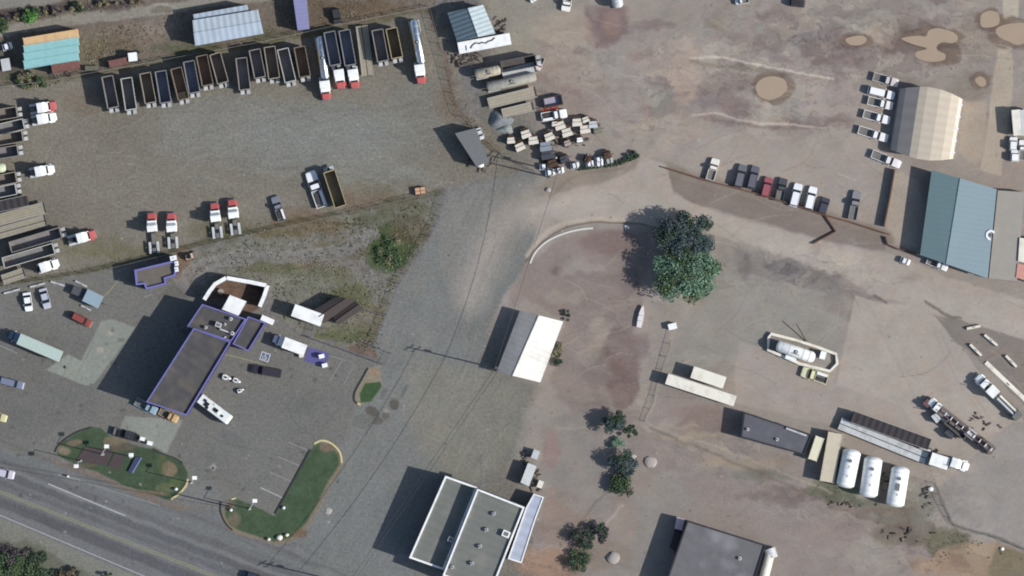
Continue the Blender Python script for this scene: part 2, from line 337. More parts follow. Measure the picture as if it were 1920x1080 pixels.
# east road
strip([(880,560),(915,470),(960,400),(1050,360),(1150,335),(1212,290),(1260,240)], 46, (152,144,136), 60, 6, .85, .35)
strip([(1000,410),(1050,385),(1100,365)], 40, (160,151,142), 50, 6, .8, .3)
area([(1030,402),(1045,372),(1080,350),(1180,320),(1200,290),(1250,310),(1262,365),(1330,395),(1440,425),(1550,455),(1680,478),(1780,520),(1930,565),(2100,600),(2100,680),(1930,650),(1800,612),(1700,570),(1600,545),(1500,490),(1380,450),(1290,432),(1200,415),(1110,410),(1055,418)], (163,153,144), 6, 4, 1, .3, 'road')
strip([(1000,395),(1120,370),(1260,395),(1400,435),(1560,490),(1750,560),(1930,620)], 12, (170,161,152), 10, 5, .6)
strip([(990,480),(1030,432),(1090,414),(1180,414),(1230,425)], 9, (176,164,150), 7, 3, .8)
strip([(986,490),(1010,460),(1050,432),(1100,418),(1190,419),(1230,428)], 3, (92,78,64), 3, 2, .8)
area([(1200,295),(1195,318),(1120,345),(1010,368),(1000,352),(1040,325),(1140,305)], (136,126,116), 8, 5, .8)
strip([(1030,368),(1080,330),(1170,315)], 5, (120,108,98), 6, 5, .5)
strip([(1060,392),(1150,372),(1260,392),(1400,438),(1560,492),(1750,560),(1960,640)], 34, (164,156,147), 16, 5, .8, .25)
# plot with the white roof
area([(990,490),(1060,440),(1110,428),(1220,432),(1210,560),(1190,620),(1160,760),(1080,780),(1030,720),(1060,600),(980,560),(950,600),(960,540)], (133,122,116), 12, 8, .9, .35, 'dirt_yard')
for (x,y,rx,ry,c,k) in ((1140,455,60,24,(124,108,104),.8),(1040,505,14,10,(104,96,92),.8),(1090,510,50,20,(146,140,134),.7),(1060,560,40,14,(146,138,130),.7),(1110,520,60,10,(122,108,104),.6),(1180,520,20,40,(120,110,108),.7),(1130,620,24,20,(152,142,132),.7),(1140,600,12,12,(112,104,100),.6),
    (1115,650,20,50,(146,138,126),.6),(1165,690,34,80,(118,103,98),.95),(1180,650,40,30,(124,112,110),.8),(1120,690,30,30,(130,120,114),.6),(1080,800,60,30,(138,126,118),.8),(1100,560,12,8,(112,104,100),.5),(1060,480,30,10,(124,116,110),.6)):
    spot(x,y,rx,ry,c,14,12,k)
# plots south of the east road
area([(1280,600),(1380,460),(1500,500),(1600,545),(1590,560),(1570,690),(1560,760),(1390,740),(1380,700),(1250,690)], (142,138,131), 14, 6, .9, .3, 'dirt_yard')
area([(1370,462),(1480,490),(1560,515),(1640,550),(1650,575),(1600,560),(1520,545),(1440,525),(1390,510)], (120,112,110), 10, 10, .55)
for (x,y,rx,ry,c,k) in ((1470,500,40,14,(104,100,102),.45),(1545,522,46,9,(108,102,102),.5),(1400,500,10,26,(112,100,98),.6),(1560,570,24,20,(128,118,114),.6),(1350,590,50,40,(144,138,130),.6),(1600,590,18,16,(118,108,100),.5)):
    spot(x,y,rx,ry,c,12,16,k)
area([(1604,553),(1660,570),(1720,570),(1760,590),(1830,690),(1920,790),(1800,850),(1740,870),(1560,760),(1575,690)], (162,153,144), 3, 2, 1, .3, 'dirt_yard')
area([(1388,640),(1440,655),(1570,690),(1565,720),(1690,760),(1740,830),(1590,800),(1520,790),(1380,755),(1375,700)], (156,147,140), 3, 2, .9, .3)
for i in range(14): strip([(1610+i*14,560+i*6),(1650+i*14,640+i*6),(1700+i*14,740+i*4)], 3, R.choice([(162,153,144),(148,138,131)]), 6, 5, .45)
area([(1750,590),(1800,600),(1930,640),(2100,690),(2100,850),(1960,800),(1880,720),(1830,670),(1790,640)], (128,121,115), 4, 3, 1, .3, 'verge')
strip([(1735,565),(1760,582),(1780,594),(1800,597)], 5, (98,92,84), 5, 5, .8); strip([(1640,553),(1660,568)], 5, (100,90,86), 4, 4, .8)
area([(1900,790),(1960,800),(2100,860),(2100,1160),(1920,1035),(1780,985),(1750,910),(1760,880)], (147,141,136), 3, 2, 1, .3, 'parking_lot')
area([(1740,860),(1900,790),(1770,905),(1757,915)], (158,149,140), 4, 2, .8)
strip([(1752,908),(1775,960),(1790,985),(1860,1005),(1960,1045)], 5, (92,92,84), 5, 3, .8)
area([(1210,780),(1260,700),(1250,720),(1380,765),(1400,790),(1390,830),(1540,880),(1570,920),(1700,960),(1780,985),(1920,1035),(1920,1160),(1000,1160),(1000,900),(1040,780),(1100,760)], (138,129,124), 14, 8, .9, .35, 'dirt_yard')
area([(1010,780),(1090,780),(1120,800),(1140,850),(1150,940),(1110,1010),(1050,1010),(1020,930)], (134,130,124), 30, 12, .7)
area([(1200,900),(1260,880),(1300,930),(1250,1000),(1250,1090),(1140,1090),(1160,980)], (136,132,126), 20, 10, .8)
for (x,y,rx,ry,c,k) in ((1330,800,60,30,(128,112,106),.7),(1300,770,50,14,(136,118,112),.6),(1480,930,90,16,(120,110,106),.7),(1400,870,90,10,(148,136,120),.8),(1300,820,80,8,(152,140,124),.8),(1250,800,60,6,(156,146,134),.7),(1430,890,60,10,(112,110,100),.7),(1560,920,60,18,(100,104,86),.8),
    (1600,940,50,12,(92,98,78),.7),(1680,960,60,20,(108,108,96),.7),(1560,1000,70,30,(140,128,122),.8),(1640,1040,60,40,(146,138,130),.8),(1700,1000,60,26,(108,100,88),.7),(1780,1020,50,26,(98,96,78),.8),(1830,1050,90,34,(150,132,112),.9),(1900,1060,50,30,(120,112,92),.8),(1760,1060,60,20,(146,126,110),.8),
    (1720,940,30,40,(124,122,112),.7),(1640,960,80,8,(120,106,98),.7),(1060,970,50,60,(138,122,112),.7),(1030,1060,60,30,(142,118,102),.8),(1090,930,40,40,(138,132,126),.6),(1170,960,20,60,(146,132,122),.7),(1130,1040,60,26,(132,120,110),.7),(1200,900,40,24,(140,130,122),.6),(1030,840,16,40,(140,118,114),.7),(1450,960,60,20,(142,134,128),.6)):
    spot(x,y,rx,ry,c,14,16,k)
strip([(1040,800),(1120,800),(1190,780),(1230,800),(1330,835),(1430,870),(1560,925)], 4, (156,146,132), 5, 5, .7); strip([(1220,800),(1320,845),(1420,885),(1530,935),(1600,965),(1700,990)], 5, (112,102,92), 6, 7, .7)
strip([(1262,620),(1245,680),(1228,740),(1210,790)], 6, (160,150,138), 6, 4, .7); strip([(1256,640),(1236,710),(1208,790)], 2.5, (94,84,78), 3, 4, .7)
strip([(1330,540),(1290,580),(1262,620)], 5, (150,140,130), 6, 5, .6); strip([(1085,985),(1120,940),(1165,905)], 4, (118,102,96), 5, 4, .7); strip([(1130,990),(1160,955),(1168,950)], 5, (168,158,146), 4, 3, .7)
for i in range(170):
    x = R.uniform(1020,1920); y = R.uniform(440,1080)
    if x > 1380 and 540 < y < 860 or x > 1750 and y > 800: continue
    spot(x,y,R.uniform(5,26),R.uniform(3,12),R.choice([(122,110,106),(134,122,116),(152,143,134),(144,140,132),(128,120,114)]),10,12,R.uniform(.15,.4),R.uniform(-.3,.6))
for px_,py_,a_,b_ in ((1750,70,60,22),(1765,100,40,24),(1605,76,34,16),(1856,36,28,24),(1900,62,50,32),(1447,165,42,32),(1838,152,20,18)):
    spot(px_,py_,a_,b_,(112,98,88),7,7,.85)
# tyre tracks sweeping round the gravel yard and over the dirt
for i in range(60):
    cx, cy, rr, a0 = R.uniform(250,700), R.uniform(150,480), R.uniform(90,330), R.uniform(0,6.28)
    pts = [(cx+rr*math.cos(a0+t*.12), cy+rr*.55*math.sin(a0+t*.12)) for t in range(9)]
    if any(p[1] < 150 or p[1] > 420 or p[0] > 840 for p in pts): continue
    strip(pts, R.uniform(1.5,5), R.choice([(128,126,119),(108,104,97),(124,120,111)]), 5, 5, R.uniform(.25,.5))
for i in range(46):
    x, y = R.uniform(1040,1560), R.uniform(120,330); a = R.uniform(-.9,.3)
    strip([(x,y),(x+40*math.cos(a),y+40*math.sin(a)),(x+85*math.cos(a+.2),y+85*math.sin(a+.2))], R.uniform(1.5,4), R.choice([(160,148,138),(134,122,116),(148,138,126)]), 5, 8, R.uniform(.25,.5))
for q_ in ([(560,250),(640,262),(720,290),(790,330)],[(600,300),(650,290),(700,300)],[(640,330),(700,330),(760,345)],[(420,190),(560,215),(680,210),(780,190)],[(700,200),(760,240),(790,290)],[(300,260),(420,300),(560,320)],[(380,180),(330,230),(330,300),(420,350)],[(840,330),(800,350),(740,352)]):
    for k_ in range(5): strip([(x_+R.uniform(-14,14), y_+R.uniform(-12,12)) for x_,y_ in q_], R.uniform(1,3.5), R.choice([(128,130,125),(130,128,121),(108,105,98)]), 7, 8, R.uniform(.15,.4))
# thin ruts, scuffs and stones
for i in range(520):
    z_ = R.random()**.8; 
    if z_ < .35: x, y, a = R.uniform(190,820), R.uniform(200,400), R.uniform(-.5,.4); cs = [(140,138,130),(98,95,88)]
    elif z_ < .6: x, y, a = R.uniform(720,930), R.uniform(380,1000), -1.08+R.uniform(-.12,.12); cs = [(136,136,132),(98,98,95)]
    else: x, y, a = R.uniform(1030,1900), R.uniform(20,760), R.uniform(-.7,.7); cs = [(172,160,149),(112,100,94)]
    L_ = R.uniform(14,60); b_ = R.uniform(-.4,.4)
    if x < 840 and 'x' and (y > 400 or (x < 500 and y > 380)): continue
    strip([(x,y),(x+L_*math.cos(a),y+L_*math.sin(a)),(x+2*L_*math.cos(a+b_),y+2*L_*math.sin(a+b_))], .8, R.choice(cs), 2.2, 2, R.uniform(.35,.8))
for i in range(700):
    x = R.uniform(0,1920); y = R.uniform(0,1080); big = x > 1000
    spot(x,y,R.uniform(1,2.6),R.uniform(.8,2),R.choice([(70,66,62),(92,86,80),(170,164,156)]),2,1,R.uniform(.3,.7))
# oil stains and patched asphalt on the station lot
for i in range(34):
    x, y = R.uniform(20,640), R.uniform(610,950); spot(x,y,R.uniform(1.5,5),R.uniform(1.5,4),(70,69,68),3,3,.55)
for q_ in (((420,800),(470,830),(455,850),(408,818)),((540,740),(590,752),(582,780),(534,770)),((20,760),(70,770),(60,800),(14,790)),((380,850),(400,845),(410,862),(388,868))):
    area(list(q_), (98,98,97), 2, 1, .5)
for q_ in (((350,790),(420,830),(500,846),(560,870)),((0,668),(60,690),(100,740),(90,800)),((450,700),(520,740),(560,800),(600,820)),((500,930),(420,900),(380,900)),((640,760),(600,800),(560,812)),((110,560),(150,620),(120,700),(60,820)),((134,570),(176,628),(146,700),(86,826))):
    strip(list(q_), 1, (82,82,80), 2, 2, .5)
# overall tone variation
ew = 1/(1+np.exp(-(X-965)/40.0)); n1 = fbm(X,Y,150,51,4); n2 = fbm(X,Y,34,61,4); n3 = fbm(X,Y,7,71,3); n0 = fbm(X,Y,3.2,75,2)
ca, sa = math.cos(-1.08), math.sin(-1.08); u = X*ca+Y*sa; v = -X*sa+Y*ca
stk = fbm(u/7,v,6,81,3)                     # streaks along the middle road
ch, sh = math.cos(.372), math.sin(.372); uh = X*ch+Y*sh; vh = -X*sh+Y*ch
sth = fbm(uh/9,vh,6,91,3)
sty = fbm(X*.985-Y*.17, (X*.17+Y*.985)*3.2, 20, 95, 4)
rid = {n:i for i,n in enumerate(REG)}
# patchy, rimmed islands of lighter and darker soil in the dirt lots
pm = np.zeros(len(X))
for (x_,y_,rx_,ry_,k_) in ((1600,80,330,110,1.0),(1400,150,160,90,.9),(1230,180,70,120,.8),(1080,120,120,90,.5),(1480,210,170,60,.7),(1500,510,150,50,.9),(1600,930,260,60,.8),(1150,700,90,150,.5),(1760,1030,170,70,.8),(1350,840,170,50,.6),(1030,1040,90,70,.6)):
    pm = np.maximum(pm, k_*np.clip(1.3-np.hypot((X-x_)/rx_,(Y-y_)/ry_),0,1))
q1 = fbm(X+WX*22, (Y+WY*16)*2.0, 46, 211, 4, .5); q2 = fbm(X+WX*14+300, (Y+WY*12)*1.6, 24, 231, 4, .5)
def bump_(v, a, b): t = np.clip((v-a)/(b-a),0,1); return t*t*(3-2*t)
lt = bump_(q1,.16,.20)*pm; rim = (bump_(q1,.10,.15)-bump_(q1,.17,.21))*pm; dk = bump_(-q1,.18,.34)*pm; l2 = bump_(q2,.26,.30)*pm*.7; r2 = (bump_(q2,.20,.25)-bump_(q2,.27,.31))*pm*.8
tl = 1 + .17*lt - .27*rim - .24*dk + .14*l2 - .20*r2
CC *= tl[:,None]; CC[:,1] *= 1-.03*dk-.02*rim; CC[:,2] *= 1-.05*lt
thin = np.exp(-(fbm(X+WX*18,(Y+WY*10)*2.6,30,251,3)/.035)**2)*pm; CC *= (1-.16*thin)[:,None]
f = 1 + .05*n1 + .07*n2*(1+.6*ew) + .07*n3*(1-.45*ew) + .07*n0*(1-.7*ew)
mid = (RG == rid['road']) & (X < 1000) & (Y > 340); f = f + np.where(mid, .07*stk, 0)
f = f + np.where(RG == rid['highway'], .09*sth, 0) + np.where((RG == rid['gravel_yard']) | (X > 1000), .06*sty, 0)
grs = (RG == rid['ground']) & (X < 900); f = f + np.where(grs, .20*fbm(X,Y,12,101,4)+.14*n3, 0)
lw = RG == rid['lawn']; f = f + np.where(lw, .12*n3+.16*fbm(X,Y,18,121,3), 0)
CC *= np.clip(f, .4, 1.8)[:,None]
h1 = fbm(X,Y,22,111,3)*(.5+.7*ew)
CC[:,0] *= 1+.035*h1; CC[:,2] *= 1-.03*h1+.02*n1
LF = np.array([1.14,1.125,1.085]); RF = np.array([1.075,1.05,1.01])
CC *= LF[None,:]*(1-ew)[:,None] + RF[None,:]*ew[:,None]
CC[grs,2] *= 1.08; GR = np.clip(GR, 0, 1)

gm = bpy.data.materials.new('ground_surface'); gm.use_nodes = True
n = gm.node_tree.nodes; l = gm.node_tree.links; b = n['Principled BSDF']; b.inputs['Roughness'].default_value = 0.95; b.inputs['Specular IOR Level'].default_value = 0.1
at = n.new('ShaderNodeAttribute'); at.attribute_name = 'soil'
tc = n.new('ShaderNodeTexCoord'); nz = n.new('ShaderNodeTexNoise'); nz.inputs['Scale'].default_value = 1.6; nz.inputs['Detail'].default_value = 4; nz.inputs['Roughness'].default_value = .8
l.new(tc.outputs['Object'], nz.inputs['Vector'])
mr = n.new('ShaderNodeMapRange'); mr.inputs['From Min'].default_value = .3; mr.inputs['From Max'].default_value = .7; mr.inputs['To Min'].default_value = -.30; mr.inputs['To Max'].default_value = .30
l.new(nz.outputs['Fac'], mr.inputs['Value'])
mu = n.new('ShaderNodeMath'); mu.operation = 'MULTIPLY_ADD'; mu.inputs[2].default_value = 1.0
l.new(mr.outputs['Result'], mu.inputs[0]); l.new(at.outputs['Alpha'], mu.inputs[1])
vm = n.new('ShaderNodeVectorMath'); vm.operation = 'SCALE'; l.new(at.outputs['Color'], vm.inputs[0]); l.new(mu.outputs[0], vm.inputs['Scale']); l.new(vm.outputs[0], b.inputs['Base Color'])
bp = n.new('ShaderNodeBump'); bp.inputs['Strength'].default_value = .35; bp.inputs['Distance'].default_value = .12; l.new(nz.outputs['Fac'], bp.inputs['Height']); l.new(bp.outputs[0], b.inputs['Normal'])

ii = np.arange(NX*NY).reshape(NY, NX)
quads = np.stack([ii[:-1,:-1].ravel(), ii[1:,:-1].ravel(), ii[1:,1:].ravel(), ii[:-1,1:].ravel()], 1)
fr = RG[quads[:,0]]
VX = (X-960)/S; VY = (540-Y)/S
for k, nm in enumerate(REG):
    q = quads[fr == k]
    if not len(q): continue
    us, inv = np.unique(q, return_inverse=True); inv = inv.reshape(-1)
    me = bpy.data.meshes.new(nm); me.vertices.add(len(us)); me.loops.add(len(inv)); me.polygons.add(len(q))
    co = np.zeros((len(us),3), np.float32); co[:,0] = VX[us]; co[:,1] = VY[us]
    me.vertices.foreach_set('co', co.ravel()); me.loops.foreach_set('vertex_index', inv.astype(np.int32))
    me.polygons.foreach_set('loop_start', np.arange(0, len(inv), 4, dtype=np.int32)); me.polygons.foreach_set('loop_total', np.full(len(q), 4, np.int32))
    me.update(calc_edges=True)
    ca_ = me.attributes.new('soil', 'FLOAT_COLOR', 'POINT'); d = np.concatenate([CC[us], GR[us][:,None]], 1).astype(np.float32)
    ca_.data.foreach_set('color', d.ravel()); me.materials.append(gm)
    o = bpy.data.objects.new(nm, me); COL.objects.link(o); o['kind'] = 'structure'

# muddy puddles
pud = mat('muddy_water', (172,152,130), rough=.25, var=.05, scale=.3, spec=.4)
def puddle(pts):
    P = [W(*p) for p in catmull(pts, 6, True)]
    mb = MB(); c = (sum(p[0] for p in P)/len(P), sum(p[1] for p in P)/len(P))
    mb.add([(*p, .02) for p in P], [tuple(range(len(P)))]); mb.build('puddle', pud, kind='structure')
puddle([(1690,72),(1720,67),(1736,68),(1742,57),(1762,53),(1790,62),(1796,74),(1785,81),(1768,79),(1757,86),(1758,94),(1772,102),(1770,112),(1748,116),(1722,110),(1717,98),(1738,91),(1712,83)])
puddle([(1585,74),(1600,68),(1618,67),(1625,75),(1615,84),(1595,84)])
puddle([(1840,28),(1856,20),(1872,26),(1873,44),(1858,51),(1840,49)])
puddle([(1868,54),(1890,45),(1925,44),(1940,66),(1912,84),(1892,78),(1872,68)])
puddle([(1417,162),(1428,148),(1448,143),(1470,149),(1476,166),(1462,181),(1442,187),(1424,180)])
puddle([(1828,150),(1838,143),(1848,150),(1848,160),(1838,162)])
# ------------------------------------------------------------------ paints and materials of the things
WHITE = mat('white_paint', (250,250,246), rough=.35, var=.05, scale=1.5, grime=((188,184,172), .35))
OFFW = mat('cream_paint', (236,230,214), rough=.5, var=.08, scale=1.0, grime=((170,158,140), .4))
PALE = mat('pale_grey_paint', (200,202,202), rough=.5, var=.1, grime=((140,138,132), .5))
DARK = mat('dark_rubber', (34,34,36), rough=.85, var=.2)
BLACK = mat('black_paint', (44,44,48), rough=.4, var=.15)
GLASS = mat('dark_glass', (26,32,40), rough=.12, var=.05, spec=.6)
CHROME = mat('polished_aluminium', (236,240,242), rough=.3, metal=1.0, var=.06)
ALU = mat('dull_aluminium', (196,192,182), rough=.5, metal=.3, var=.15, scale=2)
STEEL = mat('grey_steel', (118,116,112), rough=.6, var=.2, scale=2)
FRAME = mat('chassis_steel', (72,68,66), rough=.7, var=.25, scale=2)
RED = mat('red_hood_paint', (188,98,96), rough=.4, var=.08)
LAMP = mat('lamp_glass', (250,240,220), rough=.2, var=.0); TAIL = mat('tail_lamp_red', (170,30,28), rough=.3, var=.0)
CONC = mat('concrete', (158,152,142), rough=.9, var=.12, scale=1.2); KERB = mat('pale_kerb', (206,196,168), rough=.9, var=.15, scale=2)
BLUET = mat('lavender_blue_trim', (118,116,176), rough=.6, var=.12)
BROOF = mat('brown_grey_roofing', (86,84,84), rough=.95, var=.14, scale=.5, stripe=('X',2.0,.05), grime=((110,102,92), .75)); 
GWALL = mat('grey_wall', (120,120,124), rough=.8, var=.1); BWALL = mat('blue_wall', (70,66,110), rough=.8, var=.1)
GROOF = mat('grey_green_roofing', (118,120,114), rough=.95, var=.10, scale=.4, stripe=('X',1.8,.045), grime=((140,136,124), .7))
WOOD = mat('weathered_planks', (158,150,132), rough=.9, var=.18, scale=1.5, stripe=('Y',.62,.14)); TIMBER = mat('brown_timber', (92,74,62), rough=.9, var=.2)
GALV = mat('galvanised_roof', (176,188,200), rough=.45, var=.08, scale=.6, stripe=('X',1.5,.16), grime=((140,146,150), .4))
paints = {}
def paint(r, g, b, metal=0.0):
    k = (r,g,b); nm = {0:'vehicle_paint'}[0]
    if k not in paints: paints[k] = mat('%s_%d_%d_%d' % (nm,r,g,b), (r,g,b), rough=.3, var=.06, metal=metal)
    return paints[k]

def place(fn, key, x0, y0, x1, y1, **tags):
    """a vehicle from its rear (x0,y0) to its front (x1,y1) in source pixels"""
    ax, ay = W(x0,y0,1.5); bx, by = W(x1,y1,1.5)
    L = math.hypot(bx-ax, by-ay); key = (fn.__name__, round(L/0.4)) + tuple(key)
    if key in KIDS: root = copy_tree(KIDS[key])
    else:
        root = fn(round(L/0.4)*0.4, *key[2:]); KIDS[key] = root
    for k in ('label','group','category'):
        if k in root: del root[k]
    root.location = ((ax+bx)/2, (ay+by)/2, 0); root.rotation_euler = (0,0,math.atan2(by-ay, bx-ax))
    return tag(root, tags.get('label'), tags.get('cat'), tags.get('group'))

def wheel(root, x, y, r, w, rim=True):
    o = MB().cyl((x,y-w/2,r),(x,y+w/2,r), r, n=12).build('wheel', DARK, root)
    if rim:
        s = 1 if y > 0 else -1; MB().cyl((x,y+s*w/2,r),(x,y+s*(w/2+.02),r), r*.55, n=8).build('rim', ALU, o)
    return o
def section(x, w, zb, zm, zt, k=.92): return [(x,-w,zb),(x,-w,zm),(x,-w*k,zt),(x,w*k,zt),(x,w,zm),(x,w,zb)]

def car(L, style, col, Wd=1.9):
    root = empty({'pickup':'pickup_truck','suv':'parked_car','sedan':'parked_car','work':'pickup_truck'}[style], 0, 0)
    p = col; hw = Wd/2; tall = style != 'sedan'
    zt = 1.02 if tall else .88; zb = .32
    P = [(-.5,.84,zt*.80),(-.485,.95,zt*.97),(-.44,1,zt),(.18,1,zt),(.36,.985,zt*.97),(.45,.93,zt*.9),(.485,.84,zt*.82),(.5,.72,zt*.7)]
    if style in ('pickup','work'):
        F = [(-.02,1,zt),(.18,1,zt),(.36,.985,zt*.99),(.45,.94,zt*.94),(.485,.86,zt*.86),(.5,.74,zt*.7)]
        MB().loft([section(a*L, b*hw, zb, z*.7, z) for a,b,z in F]).build('body', p, root, True)
        bed = MB().box(-.5*L,-.025*L,-hw*.96,-hw*.84,.5,1.12).box(-.5*L,-.025*L,hw*.84,hw*.96,.5,1.12).box(-.5*L,-.485*L,-hw*.84,hw*.84,.5,1.1).box(-.04*L,-.025*L,-hw*.84,hw*.84,.5,1.15)
        bd = bed.build('cargo_bed', p, root); MB().box(-.485*L,-.04*L,-hw*.84,hw*.84,.55,.66).build('bed_floor', STEEL, bd)
        if style == 'work':
            MB().box(-.46*L,-.06*L,-hw*.80,-hw*.36,.66,1.3).build('tool_box', WHITE, bd); MB().box(-.40*L,-.12*L,hw*.0,hw*.6,.66,1.05).build('load', FRAME, bd)
        g = (-.02,.235,.02,.135)
    elif style == 'suv':
        MB().loft([section(a*L, b*hw, zb, z*.7, z) for a,b,z in P]).build('body', p, root, True); g = (-.465,.235,-.41,.12)
    else:
        MB().loft([section(a*L, b*hw, zb, z*.7, z) for a,b,z in P]).build('body', p, root, True); g = (-.37,.24,-.22,.07)
    zr = 1.78 if tall else 1.42
    a0,a1,b0,b1 = [q*L for q in g]; w0, w1 = hw*.90, hw*.74; zz = zt-.03
    MB().add([(a0,-w0,zz),(a1,-w0,zz),(a1,w0,zz),(a0,w0,zz),(b0,-w1,zr),(b1,-w1,zr),(b1,w1,zr),(b0,w1,zr)],[(3,2,1,0),(4,5,6,7),(0,1,5,4),(1,2,6,5),(2,3,7,6),(3,0,4,7)]).build('windows', GLASS, root)
    e = .04
    MB().prism([(b0-e,-w1),(b1-.1,-w1-.02),(b1+e,-w1*.8),(b1+e,w1*.8),(b1-.1,w1+.02),(b0-e,w1)], zr+.004, zr+.06).build('roof', p, root)
    r = .38 if tall else .33
    for x in (-.31*L,.31*L):
        for s in (-1,1): wheel(root, x, s*(hw-.13), r, .24)
    for s in (-1,1):
        MB().box(.475*L,.497*L,s*hw*.62-.14,s*hw*.62+.14,.58,.72).build('headlight', LAMP, root)
        MB().box(-.506*L,-.49*L,s*hw*.74-.1,s*hw*.74+.1,.6,.8).build('tail_light', TAIL, root)
        MB().box(.13*L,.16*L,s*hw+(0 if s>0 else -.18),s*hw+(.18 if s>0 else 0),zt,zt+.16).build('mirror', p, root)
    MB().box(.49*L,.515*L,-hw*.8,hw*.8,.34,.52).build('bumper', ALU, root)
    return root

def tractor(L, hood, sleeper, bed=1):
    root = empty('truck_tractor', 0, 0); f = L/2; hw = 1.18
    hm = {'red':RED,'white':WHITE,'blue':paint(96,122,140)}[hood]; wm = paint(96,122,140) if hood == 'blue' else WHITE
    MB().box(-f, f-.5, -.45, .45, .75, 1.0).build('chassis', FRAME, root)
    MB().loft([section(f-1.7,1.05,.8,1.7,2.05,.8), section(f-.5,1.0,.8,1.6,1.85,.8), section(f-.1,.86,.75,1.4,1.7,.8), section(f,.7,.75,1.3,1.5,.85)]).build('hood', hm, root, True)
    c1 = f-1.6; c0 = c1-1.5; s0 = c0-(1.3 if sleeper else 0)
    MB().loft([section(c0,1.12,.9,2.6,2.8,.88), section(c1-.25,1.12,.9,2.5,2.78,.88), section(c1+.12,1.05,.9,2.0,2.1,.86)]).build('cab', wm, root)
    MB().add([(c1-.22,-.92,2.74),(c1-.22,.92,2.74),(c1+.17,.86,2.12),(c1+.17,-.86,2.12)],[(0,1,2,3)]).build('windscreen', GLASS, root)
    if sleeper: MB().loft([section(s0,1.2,.9,3.6,3.9,.9), section(c0+.1,1.2,.9,3.7,4.0,.9), section(c0+.7,1.1,1.5,2.8,3.0,.8)]).build('sleeper', wm, root)
    for s in (-1,1):
        MB().cyl((s0-.15,s*1.02,.9),(s0-.15,s*1.02,4.3), .08, n=8).build('exhaust_stack', CHROME, root)
        MB().cyl((c0-.6,s*.95,.75),(c0+.9,s*.95,.75), .33, n=10).build('fuel_tank', ALU, root)
        MB().box(c1-.15,c1-.05,s*1.3-.14,s*1.3+.14,1.9,2.6).build('mirror', BLACK, root)
        MB().box(f-.16,f-.02,s*.72-.14,s*.72+.14,1.05,1.25).build('headlight', LAMP, root)
        wheel(root, f-1.1, s*.98, .5, .3)
        MB().box(f-1.75,f-.5,s*1.12-.18,s*1.12+.18,1.02,1.1).build('fender', hm, root)
    MB().box(f-.05,f+.1,-1.1,1.1,.4,.8).build('bumper', CHROME, root)
    ax = [-f+.75, -f+2.05] if L > 5.6 else [-f+.7]
    for x in ax:
        for s in (-1,1): wheel(root, x, s*.92, .5, .5)
    if bed:
        MB().box(-f+.2, s0-.5, -.42, .42, 1.0, 1.06).build('deck_plate', STEEL, root)
        MB().cyl((ax[-1]-.3,0,1.06),(ax[-1]-.3,0,1.2), .5, n=12).build('fifth_wheel', BLACK, root)
        for s in (-1,1): MB().box(-f+.1,-f+(2.8 if len(ax)>1 else 1.5),s*.92-.3,s*.92+.3,1.06,1.1).build('mudguard', PALE, root)
    return root

def trailer_wheels(root, L, axles=2, x=None):
    for i in range(axles):
        for s in (-1,1): wheel(root, (x if x is not None else -L/2+1.0)+i*1.25, s*1.0, .5, .45)
TUB = {}
def tub_mats(k):
    if k not in TUB:
        rim, inn = {'brown':((128,118,102),(140,122,104)),'bright':((192,190,180),(140,138,136)),'grey':((146,140,132),(140,136,136)),'blue':((136,134,134),(132,138,150)),'yellow':((170,156,122),(134,124,100)),'dark':((108,102,98),(90,86,84)),'tan':((154,146,130),(138,128,116))}[k]
        TUB[k] = (mat('tub_'+k+'_rail', rim, rough=.5, var=.15, scale=2), mat('tub_'+k+'_inside', inn, rough=.8, var=.25, scale=1.2, grime=((110,100,86),.5)))
    return TUB[k]
def dump_trailer(L, kind, Wd=2.6, dolly=1, bars=0, H=3.9):
    root = empty('dump_trailer', 0, 0); rm, im = tub_mats(kind); hw = Wd/2; t = .12; z0 = 1.15
    x0, x1 = -L/2, L/2-(.9 if dolly else .1)
    MB().box(x0+t,x1-t,-hw+t,hw-t,z0,z0+.1).build('floor', im, root)
    for s in (-1,1):
        MB().box(x0,x1,min(s*hw,s*(hw-t)),max(s*hw,s*(hw-t)),z0,H).build('side_wall', im, root)
        rl = MB().box(x0-.03,x1+.03,s*hw-.10,s*hw+.06,H+.003,H+.14).build('top_rail', rm, root)
    MB().box(x1-t,x1,-hw+t,hw-t,z0,H).build('front_wall', im, root); MB().box(x0,x0+t,-hw+t,hw-t,z0,H-.1).build('tailgate', im, root)
    MB().box(x1-.16,x1+.08,-hw+.13,hw-.13,H+.003,H+.16).build('front_rail', rm, root); MB().box(x0-.06,x0+.14,-hw+.13,hw-.13,H-.09,H+.06).build('rear_rail', rm, root)
    rb = MB()
    k = int((x1-x0)/.9)
    for i in range(1,k): 
        x = x0+(x1-x0)*i/k
        for s in (-1,1): rb.box(x-.05,x+.05,s*(hw+.05)-.05,s*(hw+.05)+.05,z0,H-.02)
    rb.build('wall_ribs', rm, root)
    MB().box(x0+.2,L/2,-.5,.5,.85,z0-.004).build('chassis', FRAME, root)
    if dolly:
        MB().box(x1+.1,L/2+.1,-hw*.9,-.25,1.2,1.45).build('front_deck', PALE, root); MB().box(x1+.1,L/2+.15,.25,hw*.85,1.2,1.5).build('front_deck', PALE, root)
        MB().cyl((x1+.6,0,.3),(x1+.6,0,1.2),.12).build('landing_leg', STEEL, root)
    for i in range(bars):
        MB().cyl((x1-.5-i*.35,-hw+t,H-.3),(x1-.5-i*.35,hw-t,H-.3),.05,n=6).build('cross_bar', rm, root)
    trailer_wheels(root, L, 2); return root
